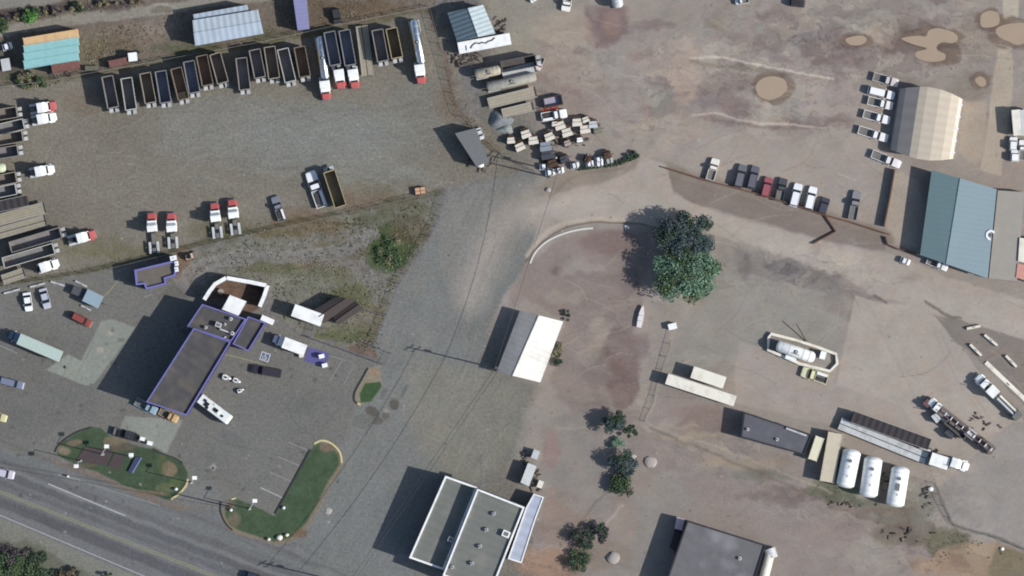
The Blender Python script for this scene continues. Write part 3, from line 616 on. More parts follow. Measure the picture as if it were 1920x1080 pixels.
def tanker(L, m='chrome', r=1.08):
    root = empty('tank_trailer', 0, 0); mm = {'chrome':CHROME,'dull':mat('dull_grey_tank',(168,164,152),rough=.7,var=.15,grime=((136,128,114),.6)),'white':WHITE,'tan':mat('tan_tank',(186,176,152),rough=.5,var=.12,grime=((150,138,112),.5)),'pale':PALE,'green':mat('pale_green_tank',(206,214,180),rough=.5,var=.1)}[m]
    MB().capsule(-L/2, L/2-.1, 0, 1.15+r, r, n=20, cap=.3).build('tank', mm, root, True)
    MB().box(-L/2+.1,L/2,-.45,.45,.85,1.15).build('chassis', FRAME, root)
    h = MB().cyl((0,0,1.15+2*r-.06),(0,0,1.15+2*r+.2),.42,n=14).build('hatch', BLACK, root); MB().cyl((0,0,1.35+2*r),(0,0,1.4+2*r),.26,n=12).build('lid', ALU, h)
    wk = MB().box(-.9,.9,-.62,-.45,1.15+2*r-.1,1.15+2*r).build('walkway', STEEL, root)
    for x in (-.35*L,-.18*L,.18*L,.34*L): MB().cyl((x-.05,0,1.15+r),(x+.05,0,1.15+r),r+.03,n=24).build('band', ALU, root)
    for s in (-1,1):
        MB().box(-L/2+.2,-L/2+3,s*1.02-.24,s*1.02+.24,1.08,1.14).build('fender', PALE, root)
        MB().box(L*.3,L*.3+.2,s*.6-.1,s*.6+.1,.1,.85).build('landing_leg', STEEL, root)
    trailer_wheels(root, L, 2); return root
def flatbed(L, Wd=2.55, m='wood', gap=1):
    root = empty('flatbed_trailer', 0, 0); mm = {'wood':WOOD,'pale':PALE,'tan':mat('tan_deck',(166,156,138),rough=.9,var=.15,stripe=('Y',.7,.12))}[m]; hw = Wd/2
    if gap:
        for s in (-1,1): MB().box(-L/2,L/2,s*(hw+.1)/2-(hw-.1)/2,s*(hw+.1)/2+(hw-.1)/2,1.3,1.45).build('deck', mm, root)
        MB().box(-L/2+.1,L/2-.1,-.09,.09,1.2,1.38).build('centre_beam', FRAME, root)
    else: MB().box(-L/2,L/2,-hw,hw,1.3,1.45).build('deck', mm, root)
    for s in (-1,1): MB().box(-L/2,L/2,s*(hw+.05)-.05,s*(hw+.05)+.05,1.25,1.5).build('side_rail', ALU, root)
    MB().box(L/2-.1,L/2+.02,-hw,hw,1.46,1.75).build('headboard', STEEL, root)
    for s in (-1,1):
        MB().box(-L/2+.3,L/2-.2,s*.5-.09,s*.5+.09,.9,1.29).build('chassis_beam', FRAME, root); MB().box(L*.3,L*.3+.2,s*.6-.1,s*.6+.1,.1,.9).build('landing_leg', STEEL, root)
    trailer_wheels(root, L, 2); return root
def van_trailer(L, m='white', Wd=2.6, H=3.9, vents=0, z0=1.1, deco=0):
    root = empty('box_trailer', 0, 0); hw = Wd/2
    mm = {'white':WHITE,'cream':OFFW,'pale':PALE,'blue':mat('pale_blue_ribbed_roof',(176,192,200),rough=.5,var=.05,stripe=('X',.62,.10)),'green':mat('pale_green_ribbed_roof',(186,202,192),rough=.5,var=.05,stripe=('X',.62,.10)),'dark':mat('dark_curtain',(66,62,64),rough=.9,var=.2,stripe=('X',1.6,.35))}[m]
    MB().box(-L/2,L/2,-hw,hw,z0,H-.09).build('box_body', mm, root); MB().prism([(-L/2,-hw),(L/2,-hw),(L/2,hw),(-L/2,hw)],H-.088,H).build('roof', mm, root)
    for s in (-1,1): MB().box(-L/2,L/2,s*(hw+.02)-.04,s*(hw+.02)+.04,H-.1,H+.03).build('roof_rail', ALU, root)
    MB().box(-L/2-.03,-L/2-.002,-hw+.05,-.02,z0+.1,H-.2).build('rear_door', mm, root); MB().box(-L/2-.03,-L/2-.002,.02,hw-.05,z0+.1,H-.2).build('rear_door', mm, root)
    MB().box(-L/2+.1,L/2-.1,-.5,.5,.8,z0-.004).build('chassis', FRAME, root)
    for s in (-1,1): MB().box(L*.32,L*.32+.2,s*.6-.1,s*.6+.1,.1,.8).build('landing_leg', STEEL, root)
    trailer_wheels(root, L, 2); 
    for i in range(vents):
        x = -L*.36+i*L*.72/max(1,vents-1); y = (-.5,.35,-.1,.5)[i%4]
        MB().box(x-.3,x+.3,y-.3,y+.3,H+.002,H+.22).build('roof_vent', (BLACK,WHITE,BLACK,STEEL)[i%4], root)
    return root
def box_truck(L, cab, m):
    root = van_trailer(L-2.6, m); root.name = 'box_truck'
    for c in root.children: c.location.x -= 1.3
    for c in list(root.children):
        if c.name.startswith('landing_leg'): bpy.data.objects.remove(c)
    f = L/2; cm = paint(*cab)
    MB().loft([section(f-2.5,1.1,.7,2.3,2.6,.85), section(f-1.35,1.1,.7,2.2,2.5,.85), section(f-1.0,1.05,.7,1.6,1.7,.9)]).build('cab', cm, root)
    MB().loft([section(f-1.0,1.0,.7,1.4,1.6,.86), section(f-.1,.85,.7,1.2,1.4,.86), section(f,.7,.7,1.0,1.2,.9)]).build('hood', cm, root, True)
    MB().add([(f-1.34,-.9,2.49),(f-1.34,.9,2.49),(f-.98,.86,1.72),(f-.98,-.86,1.72)],[(0,1,2,3)]).build('windscreen', GLASS, root)
    for s in (-1,1):
        wheel(root, f-.8, s*.98, .48, .3); MB().box(f-1.3,f-1.2,s*1.28-.14,s*1.28+.14,1.6,2.2).build('mirror', WHITE, root)
        MB().box(f-.08,f+.02,s*.6-.13,s*.6+.13,.85,1.0).build('headlight', LAMP, root)
    return root
def motorhome(L):
    root = empty('motorhome', 0, 0); hw = 1.2; H = 3.1
    MB().loft([section(-L/2,hw,.5,H-.3,H,.94), section(L/2-.6,hw,.5,H-.3,H,.94), section(L/2,hw*.92,.5,1.9,2.2,.92)]).build('body', mat('motorhome_shell',(232,236,230),rough=.4,var=.05), root)
    for x,y,a,b,m in ((-3.0,.35,.3,.3,BLACK),(-2.2,-.2,.5,.55,BLACK),(-1.7,-.8,.3,.3,BLACK),(.3,0,.55,.4,BLACK),(.9,-.1,.4,.4,WHITE),(2.3,-.2,.25,.25,BLACK),(-.6,.9,.3,.1,WHITE)):
        MB().box(x-a,x+a,y-b,y+b,H+.002,H+.28).build('roof_vent' if m is BLACK else 'air_conditioner', m, root)
    MB().add([(L/2-.35,-.95,2.6),(L/2-.35,.95,2.6),(L/2+.01,.9,1.5),(L/2+.01,-.9,1.5)],[(0,1,2,3)]).build('windscreen', GLASS, root)
    for s in (-1,1):
        for x in (-L*.28,-L*.05,L*.18): MB().box(x-.6,x+.6,s*(hw+.01)-.02,s*(hw+.01)+.02,1.6,2.3).build('window', GLASS, root)
        wheel(root, L*.33, s*1.0, .45, .3); wheel(root, -L*.28, s*1.0, .45, .45)
    return root
def container(L, Wd, H, m, z0=0.0):
    root = empty('shipping_container', 0, 0); hw = Wd/2
    MB().box(-L/2,L/2,-hw,hw,z0+.05,H-.06).build('body', m, root)
    rf = MB(); k = int(L/.42)
    for i in range(k): rf.box(-L/2+L*(i+.15)/k,-L/2+L*(i+.6)/k,-hw+.1,hw-.1,H-.058,H)
    rf.box(-L/2+.02,L/2-.02,-hw+.06,hw-.06,H-.059,H-.03); rf.build('ribbed_roof', m, root)
    for s in (-1,1):
        MB().box(-L/2-.02,L/2+.02,s*hw-.05,s*hw+.05,H-.08,H+.03).build('roof_rail', m, root)
        for e in (-1,1): MB().box(e*(L/2-.02)-.09,e*(L/2-.02)+.09,s*(hw-.02)-.09,s*(hw-.02)+.09,z0,H+.05).build('corner_post', m, root)
    for s in (-1,1): MB().box(L/2+.002,L/2+.05,s*hw*.5-hw*.42,s*hw*.5+hw*.42,z0+.15,H-.15).build('door', m, root)
    return root

# ------------------------------------------------------------------ buildings
def frame_of(pts, z=0):
    P = [Vector((*W(x,y,z),0)) for x,y in pts]; c = sum(P, Vector((0,0,0)))/len(P)
    best = max(range(len(P)), key=lambda i: (P[(i+1)%len(P)]-P[i]).length); d = P[(best+1)%len(P)]-P[best]
    a = math.atan2(d.y, d.x)
    if a > math.pi/2: a -= math.pi
    if a <= -math.pi/2: a += math.pi
    ca, sa = math.cos(-a), math.sin(-a)
    loc = [((p.x-c.x)*ca-(p.y-c.y)*sa, (p.x-c.x)*sa+(p.y-c.y)*ca) for p in P]
    if sum(loc[i][0]*loc[(i+1)%len(loc)][1]-loc[(i+1)%len(loc)][0]*loc[i][1] for i in range(len(loc))) < 0: loc = loc[::-1]
    return c, a, loc
def offset(poly, d):          # inward for ccw
    out = []; k = len(poly)
    for i in range(k):
        a, b, c = Vector(poly[i-1]), Vector(poly[i]), Vector(poly[(i+1)%k])
        u = (b-a).normalized(); v = (c-b).normalized(); n1 = Vector((-u.y,u.x)); n2 = Vector((-v.y,v.x)); m = (n1+n2)
        m = m/max(.3, m.dot(n1)) if m.length > 1e-4 else n1; out.append((b.x+m.x*d, b.y+m.y*d))
    return out
def openings(root, loc, h, m_door=STEEL, per=5.0, n_door=1):
    k = len(loc); dn = 0
    for i in range(k):
        a, b = Vector(loc[i]), Vector(loc[(i+1)%k]); L = (b-a).length; u = (b-a)/L; nr = Vector((u.y,-u.x))
        c = int(L/per)
        for j in range(c):
            t = a+u*(L*(j+.5)/c); isd = (dn < n_door and j == c//2 and i in (0,2)); w = 1.3 if isd else .7; z0, z1 = (0.02, min(2.4,h*.8)) if isd else (min(1.1,h*.35), min(2.2,h*.75))
            p = [t-u*w-nr*.03, t+u*w-nr*.03, t+u*w+nr*.04, t-u*w+nr*.04]; q = MB().prism([(v.x,v.y) for v in p][::1], z0, z1)
            o = q.build('door' if isd else 'window', m_door if isd else GLASS, root)
            if isd: dn += 1; hp = t+u*(w-.2)+nr*.08; MB().cyl((hp.x,hp.y,1.0),(hp.x,hp.y,1.2),.04,n=6).build('handle', CHROME, o)
def flat_building(pts, h, wall, roof, par=None, ph=.45, pw=.28, name='building', z0=0, win=True, **kw):
    c, a, loc = frame_of(pts, h); root = empty(name, c.x, c.y, a, **kw)
    MB().prism(loc, z0, h-.25).build('wall', wall, root)
    ins = offset(loc, pw*.5 if par else 0)
    MB().prism(ins, h-.247, h-.1).build('roof', roof, root)
    if par:
        inn = offset(loc, pw); mb = MB(); k = len(loc)
        for i in range(k): mb.add([(*loc[i],h-.28),(*loc[(i+1)%k],h-.28),(*inn[(i+1)%k],h-.28),(*inn[i],h-.28),(*loc[i],h+ph),(*loc[(i+1)%k],h+ph),(*inn[(i+1)%k],h+ph),(*inn[i],h+ph)],[(3,2,1,0),(4,5,6,7),(0,1,5,4),(2,3,7,6)])
        mb.build('parapet', par, root)
    if win: openings(root, loc, h)
    return root
def gable_building(q, h, hr, wall, roof, roof2=None, name='building', axis=None, over=.25, **kw):
    """q: four eave corners in pixels ordered A,B,C,D; the ridge runs from the middle of AB to the middle of CD (or axis fractions)"""
    P = [Vector((*W(x,y,h),0)) for x,y in q]; c = sum(P, Vector((0,0,0)))/4
    fa, fb = axis or (.5,.5); r0 = P[0].lerp(P[1], fa); r1 = P[3].lerp(P[2], fb); d = r1-r0; a = math.atan2(d.y,d.x); ca, sa = math.cos(-a), math.sin(-a)
    T = lambda p: ((p.x-c.x)*ca-(p.y-c.y)*sa, (p.x-c.x)*sa+(p.y-c.y)*ca)
    A,B,C,D,r0,r1 = [T(p) for p in (*P, r0, r1)]
    root = empty(name, c.x, c.y, a, **kw); ins = offset([A,B,C,D] if (B[0]-A[0])*(C[1]-B[1])-(B[1]-A[1])*(C[0]-B[0]) > 0 else [D,C,B,A], over)
    MB().prism(ins, 0, h-.12).build('wall', wall, root)
    t = .12
    def slab(p, q_, r, s):
        return MB().add([(*p,h-t),(*q_,hr-t),(*r,hr-t),(*s,h-t),(*p,h),(*q_,hr),(*r,hr),(*s,h)],[(0,1,2,3),(4,5,6,7),(0,1,5,4),(1,2,6,5),(2,3,7,6),(3,0,4,7)])
    o1 = slab(A,r0,r1,D).build('roof', roof, root); o2 = slab(B,r0,r1,C).build('roof', roof2 or roof, root)
    MB().add([(*A,h-t),(*B,h-t),(*r0,hr-t)],[(0,1,2)]).build('gable', wall, root); MB().add([(*D,h-t),(*C,h-t),(*r1,hr-t)],[(0,1,2)]).build('gable', wall, root)
    dx, dy = r1[0]-r0[0], r1[1]-r0[1]; MB().cyl((*r0,hr+.02),(*r1,hr+.02),.12,n=6).build('ridge_cap', roof, root)
    openings(root, ins, h); return root

# ------------------------------------------------------------------ plants
LEAF = {k: mat('leaves_'+k, c, rough=.9, var=.25, scale=.6, island=.45, spec=.1) for k, c in {'green':(84,102,72),'bright':(100,146,76),'dark':(70,84,68),'teal':(110,138,114),'blue':(80,94,94),'dry':(138,132,104),'brown':(122,108,90),'purple':(92,84,88)}.items()}  # blue: leaf tone of the crowns that carry tree shadows
BARK = mat('bark', (92,80,68), rough=.95, var=.3, scale=3)
def leaves(mb, x, y, z, n, sr, q, rr):
    for _ in range(n):
        th, ph = rr.uniform(0,6.283), math.acos(rr.uniform(-1,1)); r = sr*rr.random()**.45
        c = Vector((x+r*math.sin(ph)*math.cos(th), y+r*math.sin(ph)*math.sin(th), z+r*.8*math.cos(ph)))
        u = Vector((rr.gauss(0,1),rr.gauss(0,1),rr.gauss(0,.7))).normalized(); w = u.cross(Vector((rr.gauss(0,.5),rr.gauss(0,.5),1))).normalized()
        s = q*rr.uniform(.6,1.4); s2 = s*rr.uniform(.4,.8)
        mb.add([c-u*s-w*s2*.4, c+w*s2*.9, c+u*s, c-w*s2],[(0,1,2,3)])
def tree(px, py, rx, ry, h, kind, n=26, per=46, q=.34, name='tree', seed=1, trunk=True, kind2=None, **kw):
    rr = random.Random(seed); x, y = W(px, py, h*.6); root = empty(name, x, y, **kw); ax, ay = rx/S, ry/S
    mb = MB(); mb2 = MB(); tr = MB(); base = h*(.30 if trunk else .05)
    if trunk:
        tr.cyl((0,0,0),(rr.uniform(-.2,.2),rr.uniform(-.2,.2),base+.6), .16+.03*h, .1+.02*h, n=8)
    for i in range(n):
        t = rr.uniform(0,6.283); d = math.sqrt(rr.random())*1.0
        cx, cy = ax*d*math.cos(t)*.86, ay*d*math.sin(t)*.86
        cz = base + (h-base)*(.25+.62*math.sqrt(max(0,1-d*d))*rr.uniform(.6,1))
        cr = min(ax,ay)*rr.uniform(.17,.34)*(1.45 if n < 20 else 1.05); leaves(mb if (not kind2 or rr.random() < .6) else mb2, cx, cy, cz, per, cr, q, rr)
        if trunk or i % 3 == 0: tr.cyl((0,0,base*.8+.05),(cx*.92,cy*.92,cz-.1), .07+.008*h, .03, n=5)
    cr_ = mb.build('crown' if trunk else 'foliage', LEAF[kind], root)
    if mb2.v: mb2.build('leaf_clumps', LEAF[kind2], cr_)
    tr.build('trunk' if trunk else 'stem', BARK, root); return root
# ================================================================== buildings
# --- filling station complex
G_ST = 'blocks of the blue trimmed filling station'
flat_building([(363,615),(433,641),(350,779),(274,754)], 9.0, BWALL, BROOF, BLUET, name='filling_station', label='long brown roofed station block with lavender blue parapet, pickups parked at its lower end', cat='building', group=G_ST)
up = flat_building([(350,613),(379,570),(462,598),(434,640)], 6.6, BWALL, BROOF, BLUET, name='filling_station', label='station block with pipes and vents on its brown roof', cat='building', group=G_ST)
flat_building([(465,593),(499,605),(466,659),(436,645)], 5.6, BWALL, BROOF, BLUET, name='filling_station', label='small narrow station block beside the white truck and the blue mat', cat='building', group=G_ST)
flat_building([(431,553),(462,565),(447,592),(416,580)], 5.6, GWALL, WHITE, None, name='canopy_building', label='square white flat roof standing just above the station block', cat='building')
def rooftop(px, py, w, l, z, hh, m, name, label, cat, a=0.0, rnd=False):
    x, y = W(px,py,z); o = MB()
    if rnd: o.cyl((0,0,0),(0,0,hh),w/2,n=14)
    else: o.box(-w/2,w/2,-l/2,l/2,0,hh)
    r = empty(name, x, y, a, z); r.location.z = z
    o.build('housing', m, r); MB().box(-w*.3,w*.3,-l*.3,l*.3,hh+.002,hh+.08).build('grille', STEEL, r)
    return tag(r, label, cat)
ST = -.35
rooftop(410,609,1.4,1.1,6.5,1.3,PALE,'roof_unit','grey ventilation unit in the middle of the pipe cluster on the station roof','roof unit',ST)
rooftop(433,598,.8,.8,6.5,1.0,WHITE,'roof_vent','round white vent at the top of the station roof cluster','roof vent',0,True)
rooftop(422,608,.6,.6,6.5,1.0,WHITE,'roof_vent','small white vent between the grey unit and the topmost vent','roof vent',0,True)
rooftop(386,614,.7,.7,6.5,.9,WHITE,'roof_vent','white vent at the left of the station roof pipes','roof vent',0,True)
rooftop(436,625,.9,.9,6.5,1.1,WHITE,'roof_vent','white vent ending the long pale duct on the station roof','roof vent',0,True)
x0,y0 = W(412,617,7); x1,y1 = W(434,625,7)
tag(MB().cyl((x0,y0,7.0),(x1,y1,7.0),.22,n=8).build('roof_duct', PALE), 'long pale duct lying across the pipe cluster on the station roof','duct')
x0,y0 = W(424,631,6.9); x1,y1 = W(412,638,6.9)
tag(MB().cyl((x0,y0,6.9),(x1,y1,6.9),.12,n=8).build('roof_pipe', WHITE), 'thin white pipe slanting towards the long station block','pipe')
def wall_line(pts, w, h, m, name, label, cat, cap=None, group=None):
    P = [W(*p, h) for p in pts]; c = P[len(P)//2]; r = empty(name, c[0], c[1], label=label, cat=cat, group=group)
    P = [(a-c[0], b-c[1]) for a,b in P]
    ribbon(MB(), P, w, 0, h-(.15 if cap else 0)).build('wall', m, r)
    if cap: ribbon(MB(), P, w*1.3, h-.148, h).build('coping', cap, r)
    return r
wall_line([(383,562),(393,546),(403,533),(424,521)], .7, 3.4, GWALL, 'yard_wall', 'white topped screen wall curving round the left of the brown station yard', 'wall', WHITE)
wall_line([(425,521),(470,529),(499,535)], .7, 3.4, GWALL, 'yard_wall', 'straight white topped screen wall along the top of the station yard', 'wall', WHITE)
wall_line([(502,535),(495,556),(487,575)], .7, 3.4, GWALL, 'yard_wall', 'short white topped screen wall at the right of the station yard', 'wall', WHITE)
wall_line([(490,595),(502,600),(513,605)], 1.0, 4.2, GWALL, 'sign_wall', 'short thick white bar beside the narrow station block', 'wall', WHITE)
x,y = W(508,537); tag(MB().cyl((W(414,547)[0],W(414,547)[1],0),(W(414,547)[0],W(414,547)[1],.8),.7,n=12).build('pebble_mound', CONC),'small round pale mound in the brown station yard','mound')
# --- walled pen with blue rims
flat_building([(252,506),(324,489),(330,493),(330,517),(311,523),(313,533),(274,543),(270,533),(255,535)], 3.8, BWALL, mat('pen_roof',(110,104,96),rough=.95,var=.1,scale=.6,grime=((126,108,92),.6)), BLUET, name='storage_building', pw=.45, label='low building with stepped blue rimmed roof beside the station car park', cat='building')
for i,(x,y,l) in enumerate(((325,484,'white cube tank at the top corner of the stepped blue rimmed roof'),(331,494,'middle white cube tank beside the stepped blue rimmed roof'),(331,505,'lowest white cube tank beside the stepped blue rimmed roof'))):
    X0,Y0 = W(x,y,4.4); r = empty('water_tank', X0, Y0, .2, label=l, cat='tank', group='white tanks beside the blue rimmed building')
    MB().box(-.5,.5,-.5,.5,0,3.4).build('stand', FRAME, r); MB().box(-.75 if i==0 else -.42,.75 if i==0 else .42,-.55,.55,3.402,4.6).build('tank', WHITE, r); MB().cyl((0,0,4.6),(0,0,4.7),.2,n=10).build('lid', PALE, r)
X0,Y0 = W(355,481,1); r = empty('loader', X0, Y0, .3, label='small pale loader parked by the fence above the white tanks', cat='loader')
MB().box(-.9,.9,-.6,.6,.3,1.2).build('body', mat('loader_sand',(214,186,160),rough=.5), r); MB().box(-.4,.4,-.5,.5,1.202,1.9).build('cab', GLASS, r); MB().box(1.0,1.6,-.8,.8,.1,.8).build('bucket', STEEL, r)
for a in (-.6,.6):
    for s in (-1,1): wheel(r, a, s*.6, .35, .25)
# --- dark shadow form, trailers beside station
gable_building([(606,607),(590,580),(631,556),(667,563)], 3.2, 3.9, mat('shadow_form_side',(70,62,60),rough=.9), mat('dark_brown_top',(76,68,66),rough=.9,var=.1,stripe=('X',.7,.12)), name='dark_shadow_form', axis=(.5,.5), label='dark brown pitched form standing for a shadow beside the white box trailer', cat='shed')  # dark pitched form built where a shadow lies
gable_building([(634,610),(624,594),(665,563),(681,579)], 2.4, 2.9, mat('shadow_form_side',(70,62,60)), mat('dark_brown_top',(76,68,66)), name='lower_shadow_form', label='lower right half of the dark brown form standing for a shadow', cat='shed')  # second half of that shadow, built as a dark roof
# --- left containers
CT = mat('teal_container',(152,200,198),rough=.55,var=.06,grime=((136,182,182),.4)); CO = mat('orange_container',(222,186,138),rough=.6,var=.1,grime=((190,150,116),.6)); CR = mat('rust_container',(132,92,84),rough=.8,var=.2,grime=((104,76,72),.7))
def cont(x0,y0,x1,y1,m,H,lab,g='shipping containers lined up side by side'):
    place(lambda L,*k: container(L,1.85,k[0],MATS[k[1]]),(H,m.name,lab),x0,y0,x1,y1,label=lab,cat='shipping container',group=g)
cont(45,80,147,63,CO,4.0,'orange shipping container at the top of the side by side row')
cont(46,93.5,147,77,CT,4.0,'teal shipping container directly below the orange one')
cont(46,108,147,91.5,CT,4.0,'middle one of the three teal shipping containers')
cont(46,122.5,147,106,CT,4.0,'lowest of the three teal shipping containers, next to rusty one')
cont(98,130,148,121,CR,3.6,'rust brown shipping container below the teal ones')
# --- metal buildings at the top
gable_building([(366,86),(361,38),(484,18),(494,63)][::1], 4.6, 5.6, GWALL, GALV, mat('galvanised_roof_pale',(198,208,214),rough=.45,var=.08,scale=.6,stripe=('X',1.5,.2)), name='metal_building', axis=(.5,.5), label='large pale blue metal roofed building at the top left', cat='building')
flat_building([(362,27),(463,9),(466,19),(364,38)], 4.0, GWALL, GALV, None, name='metal_annex', win=False, label='narrow metal roofed annex along the top of the pale blue building', cat='building')
flat_building([(548,-14),(573,-18),(580,54),(558,57)], 4.0, GWALL, mat('lavender_roof',(140,140,176),rough=.5,var=.05,scale=.8,stripe=('X',.9,.06)), None, name='site_office', label='narrow lavender roofed cabin at the top edge', cat='building')
gable_building([(839,24),(906,9),(929,63),(857,78)], 3.6, 4.5, GWALL, mat('dark_slatted_roof',(96,112,122),rough=.5,stripe=('X',1.05,.35)), mat('light_slatted_roof',(190,202,204),rough=.5,stripe=('X',1.05,.22)), name='slatted_shed', axis=(.56,.54), label='shed with half dark and half pale ribbed metal roof near the top', cat='shed')
flat_building([(853,250),(892,240),(917,303),(893,312)], 4.2, GWALL, mat('grey_membrane',(116,118,118),rough=.9,var=.05), None, name='yard_office', label='narrow grey roofed office at the right end of the gravel yard', cat='building')
x,y = W(901,309,1.4); r = empty('gas_tank', x, y, label='white ball shaped tank at the foot of the grey office', cat='tank'); MB().cyl((0,0,0),(0,0,.5),.4,n=10).build('base', CONC, r); MB().capsule(-.8,.8,0,1.0,.7,n=12,cap=.5).build('tank', WHITE, r, True)
# --- white roofed building in the centre
gable_building([(975,582),(1056,603),(1013,717),(931,697)], 3.3, 4.4, mat('white_wall',(190,188,182),rough=.8), mat('grey_half_roof',(158,156,154),rough=.6,var=.08,scale=.5,stripe=('X',1.2,.05),grime=((132,128,122),.5)), mat('white_half_roof',(240,237,226),rough=.5,var=.05,scale=.5,stripe=('X',1.2,.05),grime=((196,188,174),.5)), name='white_roofed_building', axis=(.43,.36), label='pitched roof building in the centre, one half grey and one half white', cat='building')
# --- bottom centre building
flat_building([(835,892),(895,913),(832,1069),(767,1046)], 6.4, BWALL and GWALL, GROOF, WHITE, pw=.45, name='shop_building', label='lower grey roofed wing with a white parapet at the bottom centre', cat='building', group='joined flat roofed blocks at the bottom')
flat_building([(895,916),(984,951),(920,1114),(830,1079)], 8.8, GWALL, GROOF, WHITE, pw=.42, name='shop_building', label='higher grey roofed block with white parapet and roof vents, bottom centre', cat='building', group='joined flat roofed blocks at the bottom')
flat_building([(986,952),(1001,925),(1020,932),(1004,975),(978,1056),(952,1048)], 3.2, GWALL, mat('pale_metal_roof',(178,184,200),rough=.4,var=.08,scale=1.0,stripe=('X',2.4,.08)), WHITE, ph=.1, name='metal_lean_to', label='pale metal lean-to along the right of the high flat roofed block', cat='building')
flat_building([(976,905),(990,868),(1006,874),(992,912)], 2.8, GWALL, mat('pale_annex',(206,208,204),rough=.6), None, name='pale_annex', win=False, label='small pale annex roof above the metal lean-to', cat='building')
for i,(x,y) in enumerate(((926,963),(912,993),(900,1024),(885,1056),(848,1063))):
    lab = ('vent at the top of the vent row on the high flat roof','second vent down on the high flat roof','third vent down on the high flat roof','fourth vent down on the high flat roof','vent near the lower left parapet of the high flat roof')[i]
    r = rooftop(x,y,.8,.7,8.7,.8,PALE,'roof_vent','small pale '+lab,'roof vent',.3); r['group'] = 'vents on the high flat roof'
rooftop(949,1001,1.8,1.5,8.7,1.0,WHITE,'roof_unit','white air conditioning unit near the right parapet of the high flat roof','roof unit',-.4)
rooftop(845,1011,1.2,1.2,6.3,1.5,PALE,'roof_unit','boxy grey unit on the lower wing beside the high block','roof unit',-.4)
rooftop(905,908,1.6,.9,5.0,1.2,STEEL,'roof_unit','dark unit at the top corner between the two flat roofed blocks','roof unit',-.3).location.z = 6.2
# --- right half buildings
def arched():
    q = [(1685,167),(1805,187),(1787,298),(1668,280)]
    P = [Vector((*W(*p),0)) for p in q]; A,B,C,D = P; c = sum(P,Vector())/4; d = D-A; a = math.atan2(d.y,d.x)
    root = empty('arched_building', c.x, c.y, a, label='large tan arched roof building beside the row of pickups', cat='building')
    ca, sa = math.cos(-a), math.sin(-a); T = lambda p: ((p.x-c.x)*ca-(p.y-c.y)*sa, (p.x-c.x)*sa+(p.y-c.y)*ca)
    prof = [(0,0),(.02,1.6),(.10,3.3),(.30,5.0),(.42,5.3),(.62,5.2),(.8,4.5),(.93,3.0),(.985,1.6),(1,0)]
    bul = [(0,-.0),(.12,.02),(.33,.05),(.6,.06),(.85,.045),(1,0)]
    def rib(t, mx=1.0):
        p, q_ = A.lerp(D,t), B.lerp(C,t); out = []
        for f_,z in prof:
            w = p.lerp(q_,f_); e = math.sin(math.pi*f_)*1.6*(1-2*t)*0.9; out.append((*T(w+(A-D).normalized()*e), z*mx))
        return out
    def shell(lo, hi, name, m):
        mb = MB(); secs = [rib(t)[lo:hi+1] for t in (0,.25,.5,.75,1)]; k = hi-lo+1
        vs = [p for s in secs for p in s]; mb.add(vs, [(i*k+j,i*k+j+1,(i+1)*k+j+1,(i+1)*k+j) for i in range(4) for j in range(k-1)]); o = mb.build(name, m, root, False); return o
    shell(0,3,'roof_panel', mat('arch_taupe',(182,170,160),rough=.7,var=.06,scale=.5,stripe=('X',3.1,.05)))
    shell(3,7,'roof_panel', mat('arch_tan',(190,178,160),rough=.7,var=.05,scale=.5,stripe=('X',1.9,.05)))
    shell(7,9,'roof_panel', mat('arch_light',(212,204,190),rough=.6,var=.05))
    for t in (0,1):
        r_ = rib(t); MB().add(r_, [tuple(range(len(r_)))]).build('end_wall', mat('arch_end',(172,166,160),rough=.7,var=.06), root)
    for i in range(5):
        p = A.lerp(D,.1+.2*i); q_ = B.lerp(C,.1+.2*i); w = p.lerp(q_,.965); x_,y_ = T(w); MB().box(x_-.25,x_+.25,y_-.7,y_+.5,1.0,3.1).build('roof_flap', WHITE, root)
    MB().box(T(D)[0]+.0,T(D)[0]+.12,-2,2,0,3.5).build('door', STEEL, root)
arched()
gable_building([(1747,319),(1869,355),(1852,522),(1725,478)], 3.6, 4.8, GWALL, mat('teal_roof_shade_side',(116,138,140),rough=.55,var=.04,stripe=('X',1.2,.03)), mat('teal_roof_light_side',(132,150,156),rough=.55,var=.04,stripe=('X',1.2,.03)), name='teal_roofed_building', axis=(.43,.38), label='large building with a teal metal roof in lit and shaded colours at the right', cat='building')  # roof halves carry a lit and a shaded colour of one metal
flat_building([(1871,357),(1921,360),(1907,527),(1854,522)], 2.6, GWALL, mat('stone_membrane',(162,156,146),rough=.9,var=.06,scale=.5), None, name='flat_annex', label='flat stone grey annex roof along the right of the teal roof', cat='building')
x,y = W(1858,441,4); r = empty('roof_hood', x, y, label='curled white hood on the right edge of the teal roof', cat='roof hood'); 
ribbon(MB(), [(1.2*math.cos(t)*.8,1.0*math.sin(t)) for t in [i*.5+.6 for i in range(9)]], .5, 0, 4.0).build('hood', WHITE, r); MB().cyl((0,0,0),(0,0,4.1),.35,n=10).build('pipe', STEEL, r)
flat_building([(1395,772),(1523,815),(1508,853),(1389,820)], 3.4, GWALL, mat('slate_roof',(98,98,104),rough=.9,var=.12,scale=.5,grime=((116,114,116),.6)), mat('dark_trim',(54,54,60),rough=.8), ph=.2, pw=.3, name='slate_roofed_building', label='slate grey flat roofed building left of the white tanks', cat='building')
for x,y,l in ((1402,805,'white round vent at the left of the slate roof'),(1457,824,'white round vent in the middle of the slate roof')): rooftop(x,y,.7,.7,3.3,.5,WHITE,'roof_vent',l,'roof vent',0,True)
x0,y0 = W(1474,803,3.6); x1,y1 = W(1512,817,3.6); tag(MB().cyl((x0,y0,3.6),(x1,y1,3.6),.25,n=8).build('roof_pipe', PALE),'long pale pipe on the right end of the slate roof','pipe')
